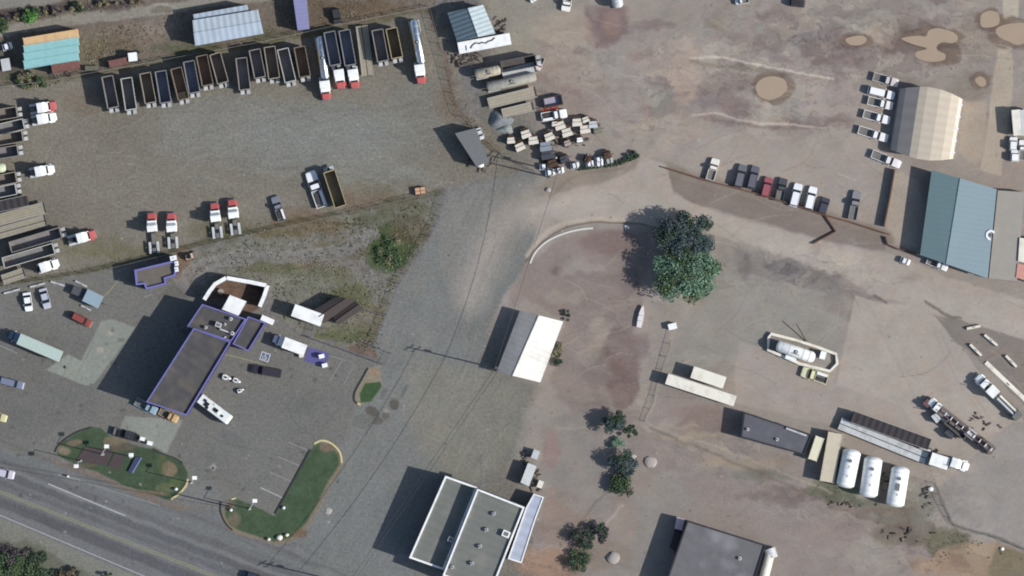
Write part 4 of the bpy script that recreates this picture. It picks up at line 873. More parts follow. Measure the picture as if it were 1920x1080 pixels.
flat_building([(1289,976),(1436,1022),(1404,1122),(1246,1100)], 4.6, GWALL, mat('worn_grey_roof',(112,110,112),rough=.95,var=.14,scale=.3,grime=((146,144,146),.7)), mat('dark_trim',(54,54,60)), ph=.2, pw=.3, name='worn_roof_building', label='worn grey roofed building at the bottom edge, below the dirt yard', cat='building')
rooftop(1387,1047,.8,.8,4.5,.6,WHITE,'roof_vent','white vent with a round base on the worn grey roof','roof vent',0,True)
flat_building([(1269,969),(1284,973),(1279,995),(1265,991)], 2.8, GWALL, mat('pink_roof',(206,182,184),rough=.7,var=.04), None, name='pink_kiosk', win=False, label='small pink roofed kiosk at the corner of the worn grey roof', cat='kiosk')
flat_building([(1265,993),(1280,998),(1266,1034),(1256,1026)], 1.6, GWALL, mat('dark_brown_top',(76,68,66)), None, name='low_dark_block', win=False, label='low dark brown block below the small pink kiosk', cat='shed')  # low flat block in the same dark brown
P0 = W(1446,1032,2); P1 = W(1426,1110,2)
r = empty('pipe_bundle', P0[0], P0[1], label='thick white pipe running down the right side of the worn roof', cat='pipe'); D_ = (P1[0]-P0[0],P1[1]-P0[1])
MB().cyl((0,0,1.2),(D_[0],D_[1],1.2),1.1,n=14).build('pipe', OFFW, r, True); MB().cyl((-.4,.4,1.0),(.3,-1.8,1.0),1.35,n=14).build('pipe_collar', PALE, r)
# containers, tanks, trailers south east
cont2 = lambda x0,y0,x1,y1,Wd,H,m,lab,g=None: place(lambda L,*k: container(L,k[0],k[1],MATS[k[2]]),(Wd,H,m.name,lab),x0,y0,x1,y1,label=lab,cat='shipping container',group=g)
CB = mat('beige_container',(206,194,172),rough=.6,var=.06,grime=((178,164,140),.4))
cont2(1523,862,1537,820,2.0,2.6,mat('cream_container',(228,222,196),rough=.6,var=.06),'short cream container between the slate roof and the beige container')
cont2(1550,903,1566,812,3.3,3.0,CB,'long beige container beside the leftmost white tank')
for x0,y0,x1,y1,l in ((1583,914,1598,842,'leftmost of the three big white tanks'),(1627,932,1638,856,'middle one of the three big white tanks'),(1677,950,1689,874,'rightmost of the three big white tanks, with a dark patch')):
    def bigtank(L, key):
        root = empty('storage_tank', 0, 0); r_ = 2.15
        MB().capsule(-L/2, L/2, 0, r_+.5, r_, n=22, cap=.16).build('shell', WHITE, root, True)
        for x in (-L*.32,0,L*.32): MB().box(x-.25,x+.25,-1.5,1.5,0,.9).build('saddle', CONC, root)
        MB().cyl((L*.2,0,2*r_+.45),(L*.2,0,2*r_+.75),.4,n=12).build('manhole', STEEL, root)
        for x in (-L*.2,L*.05): MB().cyl((x,0,2*r_+.45),(x,0,2*r_+.6),.2,n=10).build('valve', ALU, root)
        for x in (-L*.34,-L*.17,0,L*.17,L*.34): MB().cyl((x-.03,0,r_+.5),(x+.03,0,r_+.5),r_+.015,n=26).build('weld_band', ALU, root)
        lad = MB()
        for k in range(6): lad.box(L*.30+k*.0,L*.30+.5,r_*.2+k*.3,r_*.2+k*.3+.06,2*r_+.35-k*k*.06,2*r_+.40-k*k*.06)
        lad.build('ladder', STEEL, root)
        if 'dark patch' in key: MB().box(-L*.1,L*.08,-.3,.5,2*r_+.45,2*r_+.62).build('hatch_cover', STEEL, root)
        return root
    place(bigtank,(l,),x0,y0,x1,y1,label=l,cat='storage tank',group='white horizontal storage tanks')
G_WT = 'long white trailers parked side by side'
place(van_trailer,('cream',2.5,2.9,0),1250,710,1378,752,label='longer cream white box trailer, the lower of the two',cat='trailer',group=G_WT)
place(van_trailer,('cream',2.8,3.3,0),1297,697,1359,718,label='shorter cream white box trailer, above the longer one',cat='trailer',group=G_WT)
# ================================================================== trucks and trailers of the gravel yard
G = 'tipping trailers parked in the northern row'
ROW = [(202,143,215,210,'grey','first'),(238,147,248,213,'bright','second'),(273,137,285,201,'tan','third'),(302,134,313,200,'blue','fourth'),(331,129,347,193,'brown','fifth'),(355,116,367,181,'blue','sixth'),(379,105,392,167,'brown','seventh'),(404,101,421,163,'tan','eighth'),
       (453,109,461,176,'grey','ninth'),(478,94,490,153,'grey','tenth'),(506,88,516,155,'tan','eleventh'),(531,93,547,160,'bright','twelfth'),(562,88,574,152,'brown','thirteenth'),(618,60,631,130,'blue','fourteenth'),(646,57,659,130,'blue','fifteenth'),(708,57,720,122,'grey','sixteenth'),(734,53,747,117,'yellow','seventeenth')]
desc = {'grey':'grey rimmed','bright':'bright white rimmed','tan':'tan rimmed','blue':'bluish grey','brown':'brown lined','yellow':'yellow rimmed'}
for x0,y0,x1,y1,k,nth in ROW:
    place(dump_trailer,(k,2.6,1,4 if nth=='fifth' else 0,{'first':3.9,'second':3.7,'fourth':4.0,'eighth':3.8,'ninth':3.6,'twelfth':3.7}.get(nth,3.85)),x0,y0,x1,y1,label='%s open tipping trailer, %s tipper from the left in the northern row' % (desc[k],nth),cat='trailer',group=G)
place(tanker,('chrome',1.08),599,67,611,151,label='shiny tank trailer hitched behind a red and white tractor, in mid row',cat='tank trailer',group='shiny tank trailers')
place(tanker,('chrome',1.08),775,37,791,122,label='shiny tank trailer at the right end of the northern row',cat='tank trailer',group='shiny tank trailers')
place(flatbed,(2.55,'wood',1),678,49,690,143,label='bare plank flatbed trailer standing in the northern row of tippers',cat='trailer')
G_T = 'truck tractors with red hoods'
for x0,y0,x1,y1,l in ((607,143,612,187,'red and white tractor at the front of the mid row tank trailer'),(634,128,640,166,'red and white tractor in front of a bluish tipper, left of its twin'),(660,125,666,165,'red and white tractor in front of a bluish tipper, right of its twin'),(785,115,790,157,'red and white tractor at the right end of the northern row'),
    (290,476,283,399,'leftmost of the four tractors parked without trailers by the lower fence'),(325,467,320,399,'second from left of the four tractors without trailers'),(409,448,401,380,'third from left of the four tractors without trailers'),(443,441,434,374,'rightmost of the four tractors without trailers'),
    (54,206,106,197,'red hooded tractor at the top of the left edge rows'),(126,453,180,438,'red hooded tractor ahead of the bluish tipper at the lower left')):
    place(tractor,('red',True),x0,y0,x1,y1,label=l,cat='truck',group=G_T)
for x0,y0,x1,y1,l in ((58,227,106,218,'all white tractor just below the topmost red hooded one'),(54,325,102,316,'all white tractor alone in the middle of the left edge'),(70,505,110,492,'all white tractor by the lower left fence')):
    place(tractor,('white',True),x0,y0,x1,y1,label=l,cat='truck',group='all white truck tractors')
G_L = 'tipping trailers lying along the left edge'
for x0,y0,x1,y1,k,l in ((-42,222,40,209,'tan','topmost tipping trailer on the left edge, behind the red hooded tractor'),(-34,251,52,231,'bright','second tipping trailer down on the left edge'),(-34,269,50,254,'tan','third tipping trailer down on the left edge'),(-44,295,42,281,'grey','fourth tipping trailer down on the left edge'),
    (-46,347,38,331,'tan','tipping trailer below the lone white tractor on the left edge'),(-46,370,38,353,'bright','second tipping trailer below the lone white tractor'),(20,464,122,434,'grey','bluish grey tipping trailer just below the plank flatbeds'),(8,493,108,464,'bright','bright rimmed tipping trailer beside the lower left white tractor')):
    place(dump_trailer,(k,2.5,1,0,3.3),x0,y0,x1,y1,label=l,cat='trailer',group=G_L)
place(tanker,('green',1.15),-60,322,12,314,label='pale green tank end showing at the left edge',cat='tank trailer')
place(van_trailer,('dark',2.5,3.4,0),-50,398,52,376,label='dark ribbed curtain trailer above the plank flatbeds',cat='trailer')
G_F = 'flatbed trailers at the lower left'
place(flatbed,(2.6,'wood',0),-30,420,86,389,label='wide plank flatbed, the upper of the large pair',cat='trailer',group=G_F)
place(flatbed,(2.5,'wood',1),-30,445,86,413,label='double strip plank flatbed, the lower of the large pair',cat='trailer',group=G_F)
place(flatbed,(2.2,'wood',1),5,525,46,511,label='short flatbed by the fence in the lower left corner of the yard',cat='trailer',group=G_F)
place(dump_trailer,('yellow',2.7,1,0,3.4),639,388,615,314,label='tipping trailer with one pale rail parked beside the white flat truck',cat='trailer')
place(car,('work',paint(240,240,240),2.7),604,388,581,322,label='white work truck beside the lone tipping trailer',cat='pickup truck')
place(car,('work',paint(128,132,142),2.0),530,414,514,368,label='grey pickup near the lower fence of the gravel yard',cat='pickup truck')
# small things in the yard
def pallet(px,py,a,m,label):
    x,y = W(px,py,.8); r = empty('crate', x, y, a, label=label, cat='crate')
    for i in (-1,1):
        for j in (-1,1): MB().box(i*.62-.55,i*.62+.55,j*.42-.37,j*.42+.37,.15,1.2).build('crate_box', m, r)
    MB().box(-1.3,1.3,-.9,.9,0,.148).build('pallet', TIMBER, r)
pallet(788,358,.15,mat('salmon_board',(206,162,132),rough=.8),'salmon coloured crate with four lids beside the yard gate')
place(container and (lambda L,*k: container(L,1.6,2.0,MATS[k[0]])),('rust_container','small'),205,121,238,114,label='small rusty trailer box left of the white box above the fence',cat='container')
place(lambda L,*k: van_trailer(L,'white',2.0,2.4,0,.6),('wb',),241,108,257,106,label='small white box trailer above the northern fence',cat='trailer')
tag(MB().box(*[W(160,130)[0],W(184,130)[0]],W(0,133)[1],W(0,124)[1],0,1.2).build('tarp_stack', mat('grey_green_tarp',(108,108,92),rough=.9,var=.2)),'grey green covered stack at the left end of the northern fence','tarp')
place(lambda L,*k: van_trailer(L,'white',2.7,2.9,0,1.0),('squig',),860,91,957,73,label='long white trailer with dark torn streaks beside the ribbed roof shed',cat='trailer')
x,y = W(905,82,2.95); rt = empty('torn_tarp', x, y, .17, label='dark torn strip of sheet lying on the long white trailer', cat='torn sheet')
ribbon(MB(), [(-3.0,-.6),(-2.4,.1),(-1.6,.5),(-.9,.2),(0,.3),(.7,.0),(1.4,.35),(2.2,.4),(3.0,.9)], .28, 2.93, 3.0).build('sheet', BLACK, rt); ribbon(MB(), [(-4.0,-.9),(-3.9,.3)], .16, 2.93, 3.0).build('loose_strip', BLACK, rt)
place(car,('suv',paint(62,66,66),1.9),628,16,633,44,label='dark vehicle standing in the dry grass at the top',cat='car')
place(car,('sedan',paint(226,228,232),1.7),894,240,903,262,label='white car squeezed beside the grey yard office',cat='car')
place(car,('sedan',paint(236,236,236),1.7),4,90,22,84,label='small white car at the left edge beside the container shadow',cat='car')
place(lambda L,*k: van_trailer(L,'pale',2.0,1.6,0,.6),('lt',),13,132,9,110,label='pale cart half hidden beside the container row',cat='cart')
# ================================================================== filling station cars
def c(style, rgb, x0, y0, x1, y1, label, cat='car', w=1.9, group=None):
    place(car,(style,paint(*rgb),w),x0,y0,x1,y1,label=label,cat=cat,group=group)
c('sedan',(246,246,246),49,549,54,583,'white sedan near the left edge of the station car park')
c('sedan',(186,190,202),79,541,89,578,'silver sedan right beside the white sedan')
c('suv',(146,78,72),134,590,171,609,'red car standing alone near the blue topped cart',w=1.8)
c('suv',(124,130,150),-2,712,44,724,'bluish grey car at the left edge of the station car park')
c('sedan',(206,198,150),-28,774,12,786,'pale car cut off by the left edge')
c('pickup',(150,176,190),254,752,294,772,'pale blue pickup at the lower left corner of the station','pickup truck',2.0)
c('pickup',(206,172,124),299,770,333,788,'orange pickup under the lower end of the station','pickup truck',1.9)
c('suv',(62,58,66),527,701,471,691,'dark purple grey car below the wheelchair sign',w=2.1)
c('pickup',(60,60,66),212,808,256,820,'black pickup towing equipment along the upper island edge','pickup truck',2.0)
c('suv',(196,194,204),-14,883,26,892,'silver van driving on the highway at the left edge','van',2.1)
c('suv',(58,66,84),462,1078,492,1088,'dark blue car on the highway at the bottom edge')
place(box_truck,((112,136,150),'green'),114,668,18,627,label='box truck with bluish cab and pale ribbed box',cat='truck')
place(motorhome,(),375,746,432,789,label='pale motorhome with dark vents parked against the station',cat='motorhome')
place(van_trailer,('white',2.9,3.9,0),550,581,605,601,label='white box trailer beside the dark brown shadow form',cat='trailer')
place(box_truck,((240,240,240),'white'),573,657,512,634,label='white box truck backed up to the blue mat',cat='truck')
# blue mat with cabinets
tag(ribbon(MB(), [W(574,664),W(614,675)], 3.4, .02, .06).build('ground_mat', mat('blue_mat',(92,90,140),rough=.9,var=.08)),'violet blue ground mat behind the white box truck','mat')
def cabinet(px,py,s,h,label,m=WHITE,a=.25,name='cabinet',cat='cabinet'):
    x,y = W(px,py,h); r = empty(name, x, y, a, label=label, cat=cat)
    MB().box(-s*.6,s*.6,-s*.42,s*.42,0,h).build('body', m, r); MB().box(-s*.66,s*.66,-s*.47,s*.47,h+.002,h+.1).build('lid', m, r); MB().box(s*.602,s*.64,-s*.3,s*.3,.2,h-.15).build('door', STEEL, r); return r
cabinet(603,668,1.0,1.4,'white cabinet standing on the violet blue mat'); cabinet(609,685,1.0,1.2,'white cabinet at the lower edge of the violet blue mat')
cabinet(565,667,.8,.9,'cream bin between the white box truck and the blue mat',OFFW)
def trike(px,py,a,label,s=1.0):
    x,y = W(px,py,.8); r = empty('motor_trike', x, y, a, label=label, cat='motorcycle', group='white motorcycles beside the motorhome')
    MB().loft([section(-.9*s,.5*s,.4,.7,.9,.7),section(-.2*s,.6*s,.4,.8,1.0,.7),section(.5*s,.35*s,.45,.75,.95,.7),section(1.0*s,.15*s,.5,.7,.8,.7)]).build('body', WHITE, r, True)
    MB().box(-.5*s,.1*s,-.2*s,.2*s,1.0,1.1).build('seat', BLACK, r); MB().cyl((.5*s,-.45*s,1.1),(.5*s,.45*s,1.1),.04,n=6).build('handlebar', STEEL, r)
    for p in ((-.7*s,-.55*s),(-.7*s,.55*s),(.9*s,0)): MB().cyl((p[0],p[1]-.1,.32),(p[0],p[1]+.1,.32),.32,n=12).build('wheel', DARK, r)
trike(425,708,-.3,'white motorcycle nearest the station wall',1.1); trike(444,714,-.4,'white motorcycle in the middle of the three',1.0); trike(451,732,.3,'white motorcycle standing lowest of the three',.85)
def cart(px,py,a,l,w,m,h,label,name='utility_trailer',cat='trailer'):
    x,y = W(px,py,h); r = empty(name, x, y, a, label=label, cat=cat)
    MB().box(-l/2,l/2,-w/2,w/2,.6,h-.06).build('box_body', m, r); MB().box(-l/2-.05,l/2+.05,-w/2-.05,w/2+.05,h-.058,h).build('top', m, r); MB().box(l/2,l/2+1.2,-.06,.06,.5,.6).build('drawbar', FRAME, r)
    for s in (-1,1): wheel(r, 0, s*(w/2-.1), .35, .2)
cart(174,560,-.45,4.0,3.0,mat('pale_blue_lid',(150,168,178),rough=.5,var=.05),2.6,'cart with a pale blue lid near the red car')
cart(146,546,-.4,2.6,2.0,mat('dark_grey_lid',(84,84,90),rough=.7,var=.1),1.6,'dark grey covered cart beside the pale blue lidded one')
cabinet(267,823,.9,1.6,'white box on the back of the black pickup trailer',WHITE,-.25); cabinet(281,831,1.0,1.2,'white box at the end of the black pickup trailer',WHITE,-.25)
cart(240,817,-.25,5.0,1.7,BLACK,1.0,'low black equipment trailer beside the station island')
# white bars by the parking
def bar(x0,y0,x1,y1,w,h,m,name,label,cat,group=None):
    a,b = W(x0,y0,h), W(x1,y1,h); cx,cy = (a[0]+b[0])/2,(a[1]+b[1])/2; L = math.hypot(b[0]-a[0],b[1]-a[1]); r = empty(name,cx,cy,math.atan2(b[1]-a[1],b[0]-a[0]),label=label,cat=cat,group=group)
    MB().add([(-L/2,-w/2,0),(L/2,-w/2,0),(L/2,w/2,0),(-L/2,w/2,0),(-L/2,-w*.3,h),(L/2,-w*.3,h),(L/2,w*.3,h),(-L/2,w*.3,h)],[(3,2,1,0),(4,5,6,7),(0,1,5,4),(1,2,6,5),(2,3,7,6),(3,0,4,7)]).build('block', m, r); MB().box(-.4,.4,-w*.12,w*.12,h+.002,h+.05).build('lifting_slot', STEEL, r); return r
GB = 'low pale barriers along the left car park fence'
for a,b,c_,d,l in ((7,550,37,542,'low pale barrier at the far left above the white sedan'),(56,538,84,531,'low pale barrier above the silver sedan'),(95,528,121,536,'low pale barrier left of the dark carts'),(141,527,163,538,'low pale barrier above the pale blue lidded cart'),(152,573,170,582,'low pale barrier under the pale blue lidded cart')):
    bar(a,b,c_,d,.5,.5,PALE,'barrier',l,'barrier',GB)
GB2 = 'white concrete barriers beside the east road'
for a,b,c_,d,l in ((1813,616,1838,611,'topmost white concrete barrier beside the east road'),(1846,628,1870,648,'upper slanting white concrete barrier'),(1819,646,1840,667,'left slanting white concrete barrier at the yard edge'),(1886,667,1906,688,'rightmost slanting white concrete barrier')):
    bar(a,b,c_,d,.7,.8,OFFW,'concrete_barrier',l,'barrier',GB2)
bar(1848,680,1932,760,1.2,.3,OFFW,'concrete_edge','long pale concrete edge strip behind the well service truck','kerb')
bar(995,3,1006,-4,.8,1,WHITE,'white_beam','white beam end at the top edge','beam')
# ================================================================== right half vehicles
GP = 'pickups parked beside the tan arched building'
for i,(x0,y0,x1,y1,rgb) in enumerate(((1638,143,1684,156,(214,206,202)),(1628,168,1677,180,(248,246,244)),(1628,188,1674,199,(244,240,232)),(1620,213,1668,226,(248,246,244)),(1610,243,1665,260,(246,242,240)))):
    c('pickup' if i!=1 else 'suv',rgb,x0,y0,x1,y1,('topmost','second','third','fourth','fifth and lowest')[i]+' white pickup down the row beside the tan arched building','pickup truck',2.1,GP)
c('pickup',(236,232,230),1636,288,1688,309,'white pickup alone between the arched building and the brown wall','pickup truck',2.1)
GC = 'vehicles parked along the low brown wall'
for st,rgb,x0,y0,x1,y1,l in (('pickup',(236,228,216),1331,338,1343,297,'white pickup at the left end of the line along the brown wall'),('suv',(112,112,118),1383,352,1394,309,'grey car, second from left along the brown wall'),('suv',(104,104,112),1407,354,1418,312,'darker grey car, third from left along the brown wall'),
    ('suv',(160,92,100),1433,370,1443,332,'red car in the line along the brown wall'),('pickup',(84,84,88),1460,378,1470,334,'charcoal pickup between the red car and the white ones'),('suv',(238,238,240),1487,387,1498,345,'left one of the two white cars along the brown wall'),('suv',(246,246,246),1515,394,1526,350,'right one of the two white cars along the brown wall'),
    ('suv',(76,76,88),1540,402,1550,370,'small dark car at the right end of the line'),('pickup',(140,138,142),1598,412,1608,358,'grey pickup standing apart inside the brown wall')):
    c(st,rgb,x0,y0,x1,y1,l,'pickup truck' if st=='pickup' else 'car',2.1,GC)
c('pickup',(240,238,236),1738,487,1778,503,'white pickup parked at the bottom corner of the teal roof','pickup truck',1.9)
c('sedan',(238,236,234),1689,486,1706,493,'small white cart left of the pickup below the teal roof',w=1.5)
place(van_trailer,('cream',2.0,2.8,0),1908,254,1904,206,label='pinkish white trailer at the right edge',cat='trailer')
place(van_trailer,('pale',2.4,2.6,0),1924,254,1920,206,label='pale trailer cut off by the right edge',cat='trailer')
GR_ = 'white vehicles at the right edge'
c('suv',(240,240,238),1900,282,1901,256,'white car just below the pinkish trailer at the right edge','car',1.9,GR_); c('suv',(246,246,244),1903,304,1904,280,'lowest white car at the right edge','car',2.0,GR_); c('pickup',(240,238,236),1918,300,1919,262,'white pickup cut off by the right edge','pickup truck',2.0,GR_)
flat_building([(1912,446),(1960,450),(1956,500),(1909,490)], 3.0, GWALL, OFFW, None, name='cream_roof_hut', win=False, label='cream hut roof cut off by the right edge', cat='hut')
flat_building([(1908,494),(1956,505),(1952,536),(1905,520)], 2.8, GWALL, mat('salmon_roof',(206,150,134),rough=.7), None, name='salmon_roof_hut', win=False, label='salmon roofed hut cut off by the right edge', cat='hut')
place(car,('work',paint(244,240,232),2.2),1066,-14,1060,21,label='white truck with dark vents at the top edge',cat='truck')
place(tanker,('pale',1.3),1152,-40,1159,16,label='pale rounded tank trailer at the top edge',cat='tank trailer')
c('pickup',(240,238,234),1404,-2,1378,2,'white pickup at the top edge of the dirt lot','pickup truck'); c('suv',(60,58,60),1482,4,1510,7,'dark car at the top edge','car')
def boat(L):
    root = empty('small_boat', 0, 0); h = L/2
    MB().loft([[(x,-w*k,z) for k,z in ((1,.9),(.6,.35))]+[(x,w*.6,.35),(x,w,.9)] for x,w in ((-h,.55),(-h*.3,.68),(h*.3,.6),(h*.8,.3),(h,.05))]).build('hull', mat('pinkish_hull',(230,220,220),rough=.5,var=.06), root, True)
    for x in (-.4*h,.1*h): MB().box(x-.15,x+.15,-.5,.5,.902,1.0).build('seat', PALE, root)
    MB().box(-h*.5,h*.5,-.12,.12,0,.36).build('keel_block', TIMBER, root); return root
place(boat,('b',)[:0],1198,614,1206,573,label='narrow pinkish white boat lying on the brown dirt below the big tree',cat='boat')
cabinet(1004,852,1.6,1.8,'pale cabinet standing above the pale annex roof',PALE,1.2); cabinet(1013,908,1.3,1.2,'cream cabinet right of the pale annex roof',OFFW,1.2)
cabinet(1261,612,1.5,1.2,'white box at the head of the pale track',WHITE)
# truck with long trailer south east
place(tractor,('white',True),1722,846,1816,876,label='white tractor with a box behind its cab beside the tanks',cat='truck')
x,y = W(1761,864,3.6); 
place(flatbed,(2.6,'pale',1),1575,794,1738,860,label='long pale flatbed trailer hitched above the three white tanks',cat='trailer')
place(van_trailer,('dark',2.7,2.9,0),1598,781,1742,833,label='long dark box standing for the shadow just above the long pale flatbed',cat='trailer')  # dark box body put where the flatbed throws its shadow
bx = place(lambda L,*k: van_trailer(L,'white',2.9,3.2,0,1.4),('sl',),1744,859,1778,870,label='white box body mounted behind the tractor near the tanks',cat='box body')
def service_truck(L, cab, load):
    root = tractor(L, 'white', False, 0); root.name = 'service_truck'; f = L/2; rr = random.Random(len(load))
    MB().box(-f,f-3.6,-1.1,1.1,1.2,1.4).build('deck', STEEL, root)
    if load == 'rig':
        for s in (-1,1): MB().box(-f,f-2.4,s*.55-.1,s*.55+.1,2.6,2.85).build('mast_rail', mat('brown_steel',(112,84,78),rough=.7), root)
        for i in range(9): MB().box(-f+.6+i*(L-4)/9,-f+.8+i*(L-4)/9,-.45,.45,2.65,2.8).build('mast_rung', WHITE, root)
        MB().cyl((-f+4,-1,1.9),(-f+4,1,1.9),.5,n=12).build('winch', BLACK, root); MB().box(-f+5.5,-f+8,-1,1,1.402,2.4).build('engine_box', PALE, root); MB().box(-f+1,-f+2.6,-1,1,1.402,2.2).build('pump', STEEL, root)
    else:
        MB().box(f-6.2,f-3.8,-1.2,1.2,1.402,3.4).build('white_box', WHITE, root); MB().cyl((-f+1,.4,1.8),(f-7,.4,1.8),.3,n=10).build('pipe', PALE, root); MB().cyl((-f+1,-.5,1.8),(f-7,-.5,1.8),.3,n=10).build('pipe', OFFW, root)
        MB().box(-f+.5,-f+1.6,-1.1,1.1,1.402,2.3).build('pump', STEEL, root)
    wheel(root, -f+3.4, .92, .5, .5); wheel(root, -f+3.4, -.92, .5, .5)
    return root
place(service_truck,('w','rig'),1862,846,1742,752,label='long rig truck with a dark lattice mast, beside the flatbeds',cat='truck')
place(service_truck,('w','pipes'),1912,784,1832,706,label='well service truck with a white box and pipes at the right',cat='truck')
place(dump_trailer,('dark',2.2,1,0,2.2),1812,818,1770,782,label='short dark open trailer tucked beside the rig truck',cat='trailer')
PMK = mat('machine_plum',(112,84,84),rough=.7,var=.2)
# bunded tank
ring = [(1441,634),(1446,626),(1490,637),(1536,652),(1568,664),(1570,682),(1556,696),(1500,682),(1440,656),(1441,634)]
wall_line(ring, .5, .9, CONC, 'bund_wall', 'low pale concrete wall ringing the long white tank', 'wall', OFFW)
place(tanker,('white',1.35),1456,647,1528,672,label='long white tank inside the ring of concrete wall',cat='tank')
cabinet(1484,668,2.0,1.6,'white pump box inside the concrete ring beside the long tank',WHITE,-.3); cabinet(1543,666,1.4,2.0,'tall white box at the right end of the ringed tank',WHITE,1.3)
place(car,('work',paint(232,226,184),2.6),1552,712,1503,696,label='cream truck with boxes on its bed, below the concrete ring',cat='truck')
x,y = W(1512,640); r = empty('boom_pole', x, y, label='thin dark boom leaning up from the ringed tank', cat='boom'); MB().cyl((0,0,.2),(-2.4,4.0,2.5),.12,n=6).build('boom', FRAME, r); MB().box(-.3,.3,-.3,.3,0,.4).build('base', STEEL, r)
def rock(px,py,s,h,m,label,name='boulder',cat='boulder',sd=1):
    rr = random.Random(sd); x,y = W(px,py); mb = MB(); 
    mb.loft([[(s*k*math.cos(t)*rr.uniform(.8,1.1),s*k*math.sin(t)*rr.uniform(.7,1.0),z) for t in [i*math.pi/5 for i in range(10)]] for k,z in ((1,0),(.95,h*.5),(.7,h*.85),(.3,h))])
    o = mb.build(name, m, None, True); o.location = (x,y,0); tag(o, label, cat)
PS = mat('pale_stone',(172,162,154),rough=.9,var=.1,scale=1)
rock(1220,866,1.6,.6,PS,'pale half round boulder beside the small dark trees',sd=3); rock(1150,1046,1.6,.8,PS,'pale square boulder beside the bottom shrubs',sd=5); rock(1186,856,.9,.9,PS,'small pale stone left of the half round boulder',sd=7); rock(1028,356,.7,.5,PS,'small pale stone below the machine yard',sd=8)
rock(1745,917,.7,1.0,WHITE,'small white block at the bend of the fence below the tractor',sd=10); rock(1879,1029,.5,.6,WHITE,'tiny white block in the lower right grass',sd=11)
# ================================================================== machine yard in the centre top
GM = 'cream road machines in two slanting rows'
CM = mat('machine_cream',(226,218,202),rough=.5,var=.12,grime=((150,132,112),.5)); CRB = mat('machine_rust',(84,64,50),rough=.8,var=.2)
def machine(px,py,label,m=CM,s=1.0,a=.26,g=GM,name='road_machine',cat='machine'):
    x,y = W(px,py,1.4); a += R.uniform(-.18,.18); r = empty(name, x, y, a, label=label, cat=cat, group=g)
    MB().box(-1.15*s,1.15*s,-.95*s,-.05*s,.7,1.9).build('body', m, r); MB().box(-1.0*s,1.0*s,.05*s,.8*s,.7,1.7).build('engine_cover', m, r); MB().box(-.9*s,.9*s,.8*s,1.4*s,.5,1.2).build('rear_frame', CRB, r)
    MB().box(-1.2*s,-.6*s,-.5*s,.5*s,.4,1.2).build('hopper', STEEL, r); MB().box(1.15*s,1.9*s,-.1,.1,.5,.62).build('drawbar', FRAME, r)
    for i in (-.7,.7):
        for q in (-1,1): wheel(r, i*s, q*.9*s, .4, .25, False)
MS = [(958,263,.8),(975,275,1),(986,251,1),(1000,263,1),(1030,256,1),(1050,235,1.05),(1063,248,1.05),(1082,229,1.0),(1097,242,1.05)]
NM = ['left end of the lower row','second in the lower row, nearest the power lines','above and right of the lower row start','third along the lower row','fourth along the lower row','start of the upper row under the white truck','below the upper row start','second along the upper row','right of centre in the slanting rows']
for (x,y,s),l in zip(MS, NM): machine(x,y,'cream machine, '+l,CM,s)
machine(1098,224,'small cream machine at the top right of the rows',CM,.7); machine(1112,233,'pale lavender machine at the right end of the rows',PALE,.9); machine(1023,274,'blue grey machine below the cream rows',mat('machine_blue_grey',(140,148,156),rough=.5),1.2); machine(1040,232,'small cream machine left of the upper row start',CM,.6)
machine(1120,243,'small grey green machine at the far right of the rows',mat('machine_olive',(128,128,110),rough=.6),.8); machine(1087,262,'small white machine standing below the rows',WHITE,.6); machine(1064,268,'low pinkish machine below the rows',mat('machine_pink',(176,158,152),rough=.7),.7)
def opencrate(px,py,a,l,w,label,inner):
    x,y = W(px,py,1.5); r = empty('open_skip', x, y, a, label=label, cat='skip'); 
    MB().box(-l/2,l/2,-w/2,w/2,.2,.4).build('floor', inner, r)
    for s in (-1,1):
        MB().box(-l/2,l/2,s*(w/2-.1)-.1,s*(w/2-.1)+.1,.4,1.6).build('side_wall', CRB, r); MB().box(s*(l/2-.1)-.1,s*(l/2-.1)+.1,-w/2+.2,w/2-.2,.4,1.6).build('end_wall', CRB, r)
opencrate(1037,190,.2,4.4,2.4,'rusty open skip with a pale lavender load',mat('lavender_load',(168,166,182),rough=.8))
place(car,('work',paint(246,244,242),2.2),1016,220,1062,212,label='white truck with red gear below the rusty skip',cat='truck')
x,y = W(1030,205,1.5); r = empty('red_frame', x, y, .2, label='red brown steel frame lying above the white truck', cat='steel frame'); 
for i in range(3): MB().cyl((-2,-.4+i*.4,.5+.2*i),(2.2,-.3+i*.35,.6+.1*i),.12,n=6).build('beam', mat('red_steel',(150,60,40),rough=.7), r)
GT2 = 'long pale tanks fading into the dirt'
for x0,y0,x1,y1,m,l in ((890,141,941,130,'tan','tan tank trailer below the long white trailer'),(913,164,1006,143,'pale','pale grey tank trailer, second of the slanting tanks'),):
    place(tanker,({'pale':'dull'}.get(m,m),1.15),x0,y0,x1,y1,label=l,cat='tank trailer',group=GT2)
place(dump_trailer,('dark',2.6,1,0,3.2),941,126,1012,112,label='dark open trailer with a rusty inside behind the tan tank',cat='trailer')
place(flatbed,(2.5,'pale',0),943,142,1004,126,label='pale flatbed below the dark open trailer',cat='trailer')
place(flatbed,(2.4,'tan',0),916,194,1005,172,label='tan flatbed, third of the slanting trailers',cat='trailer',group='tan flatbeds fading into the dirt')
place(flatbed,(2.0,'tan',0),942,213,1000,199,label='lowest tan flatbed beside the grey gravel pile',cat='trailer',group='tan flatbeds fading into the dirt')
c('pickup',(226,214,208),1016,107,1006,131,'small pinkish truck at the end of the dark open trailer','pickup truck',1.8)
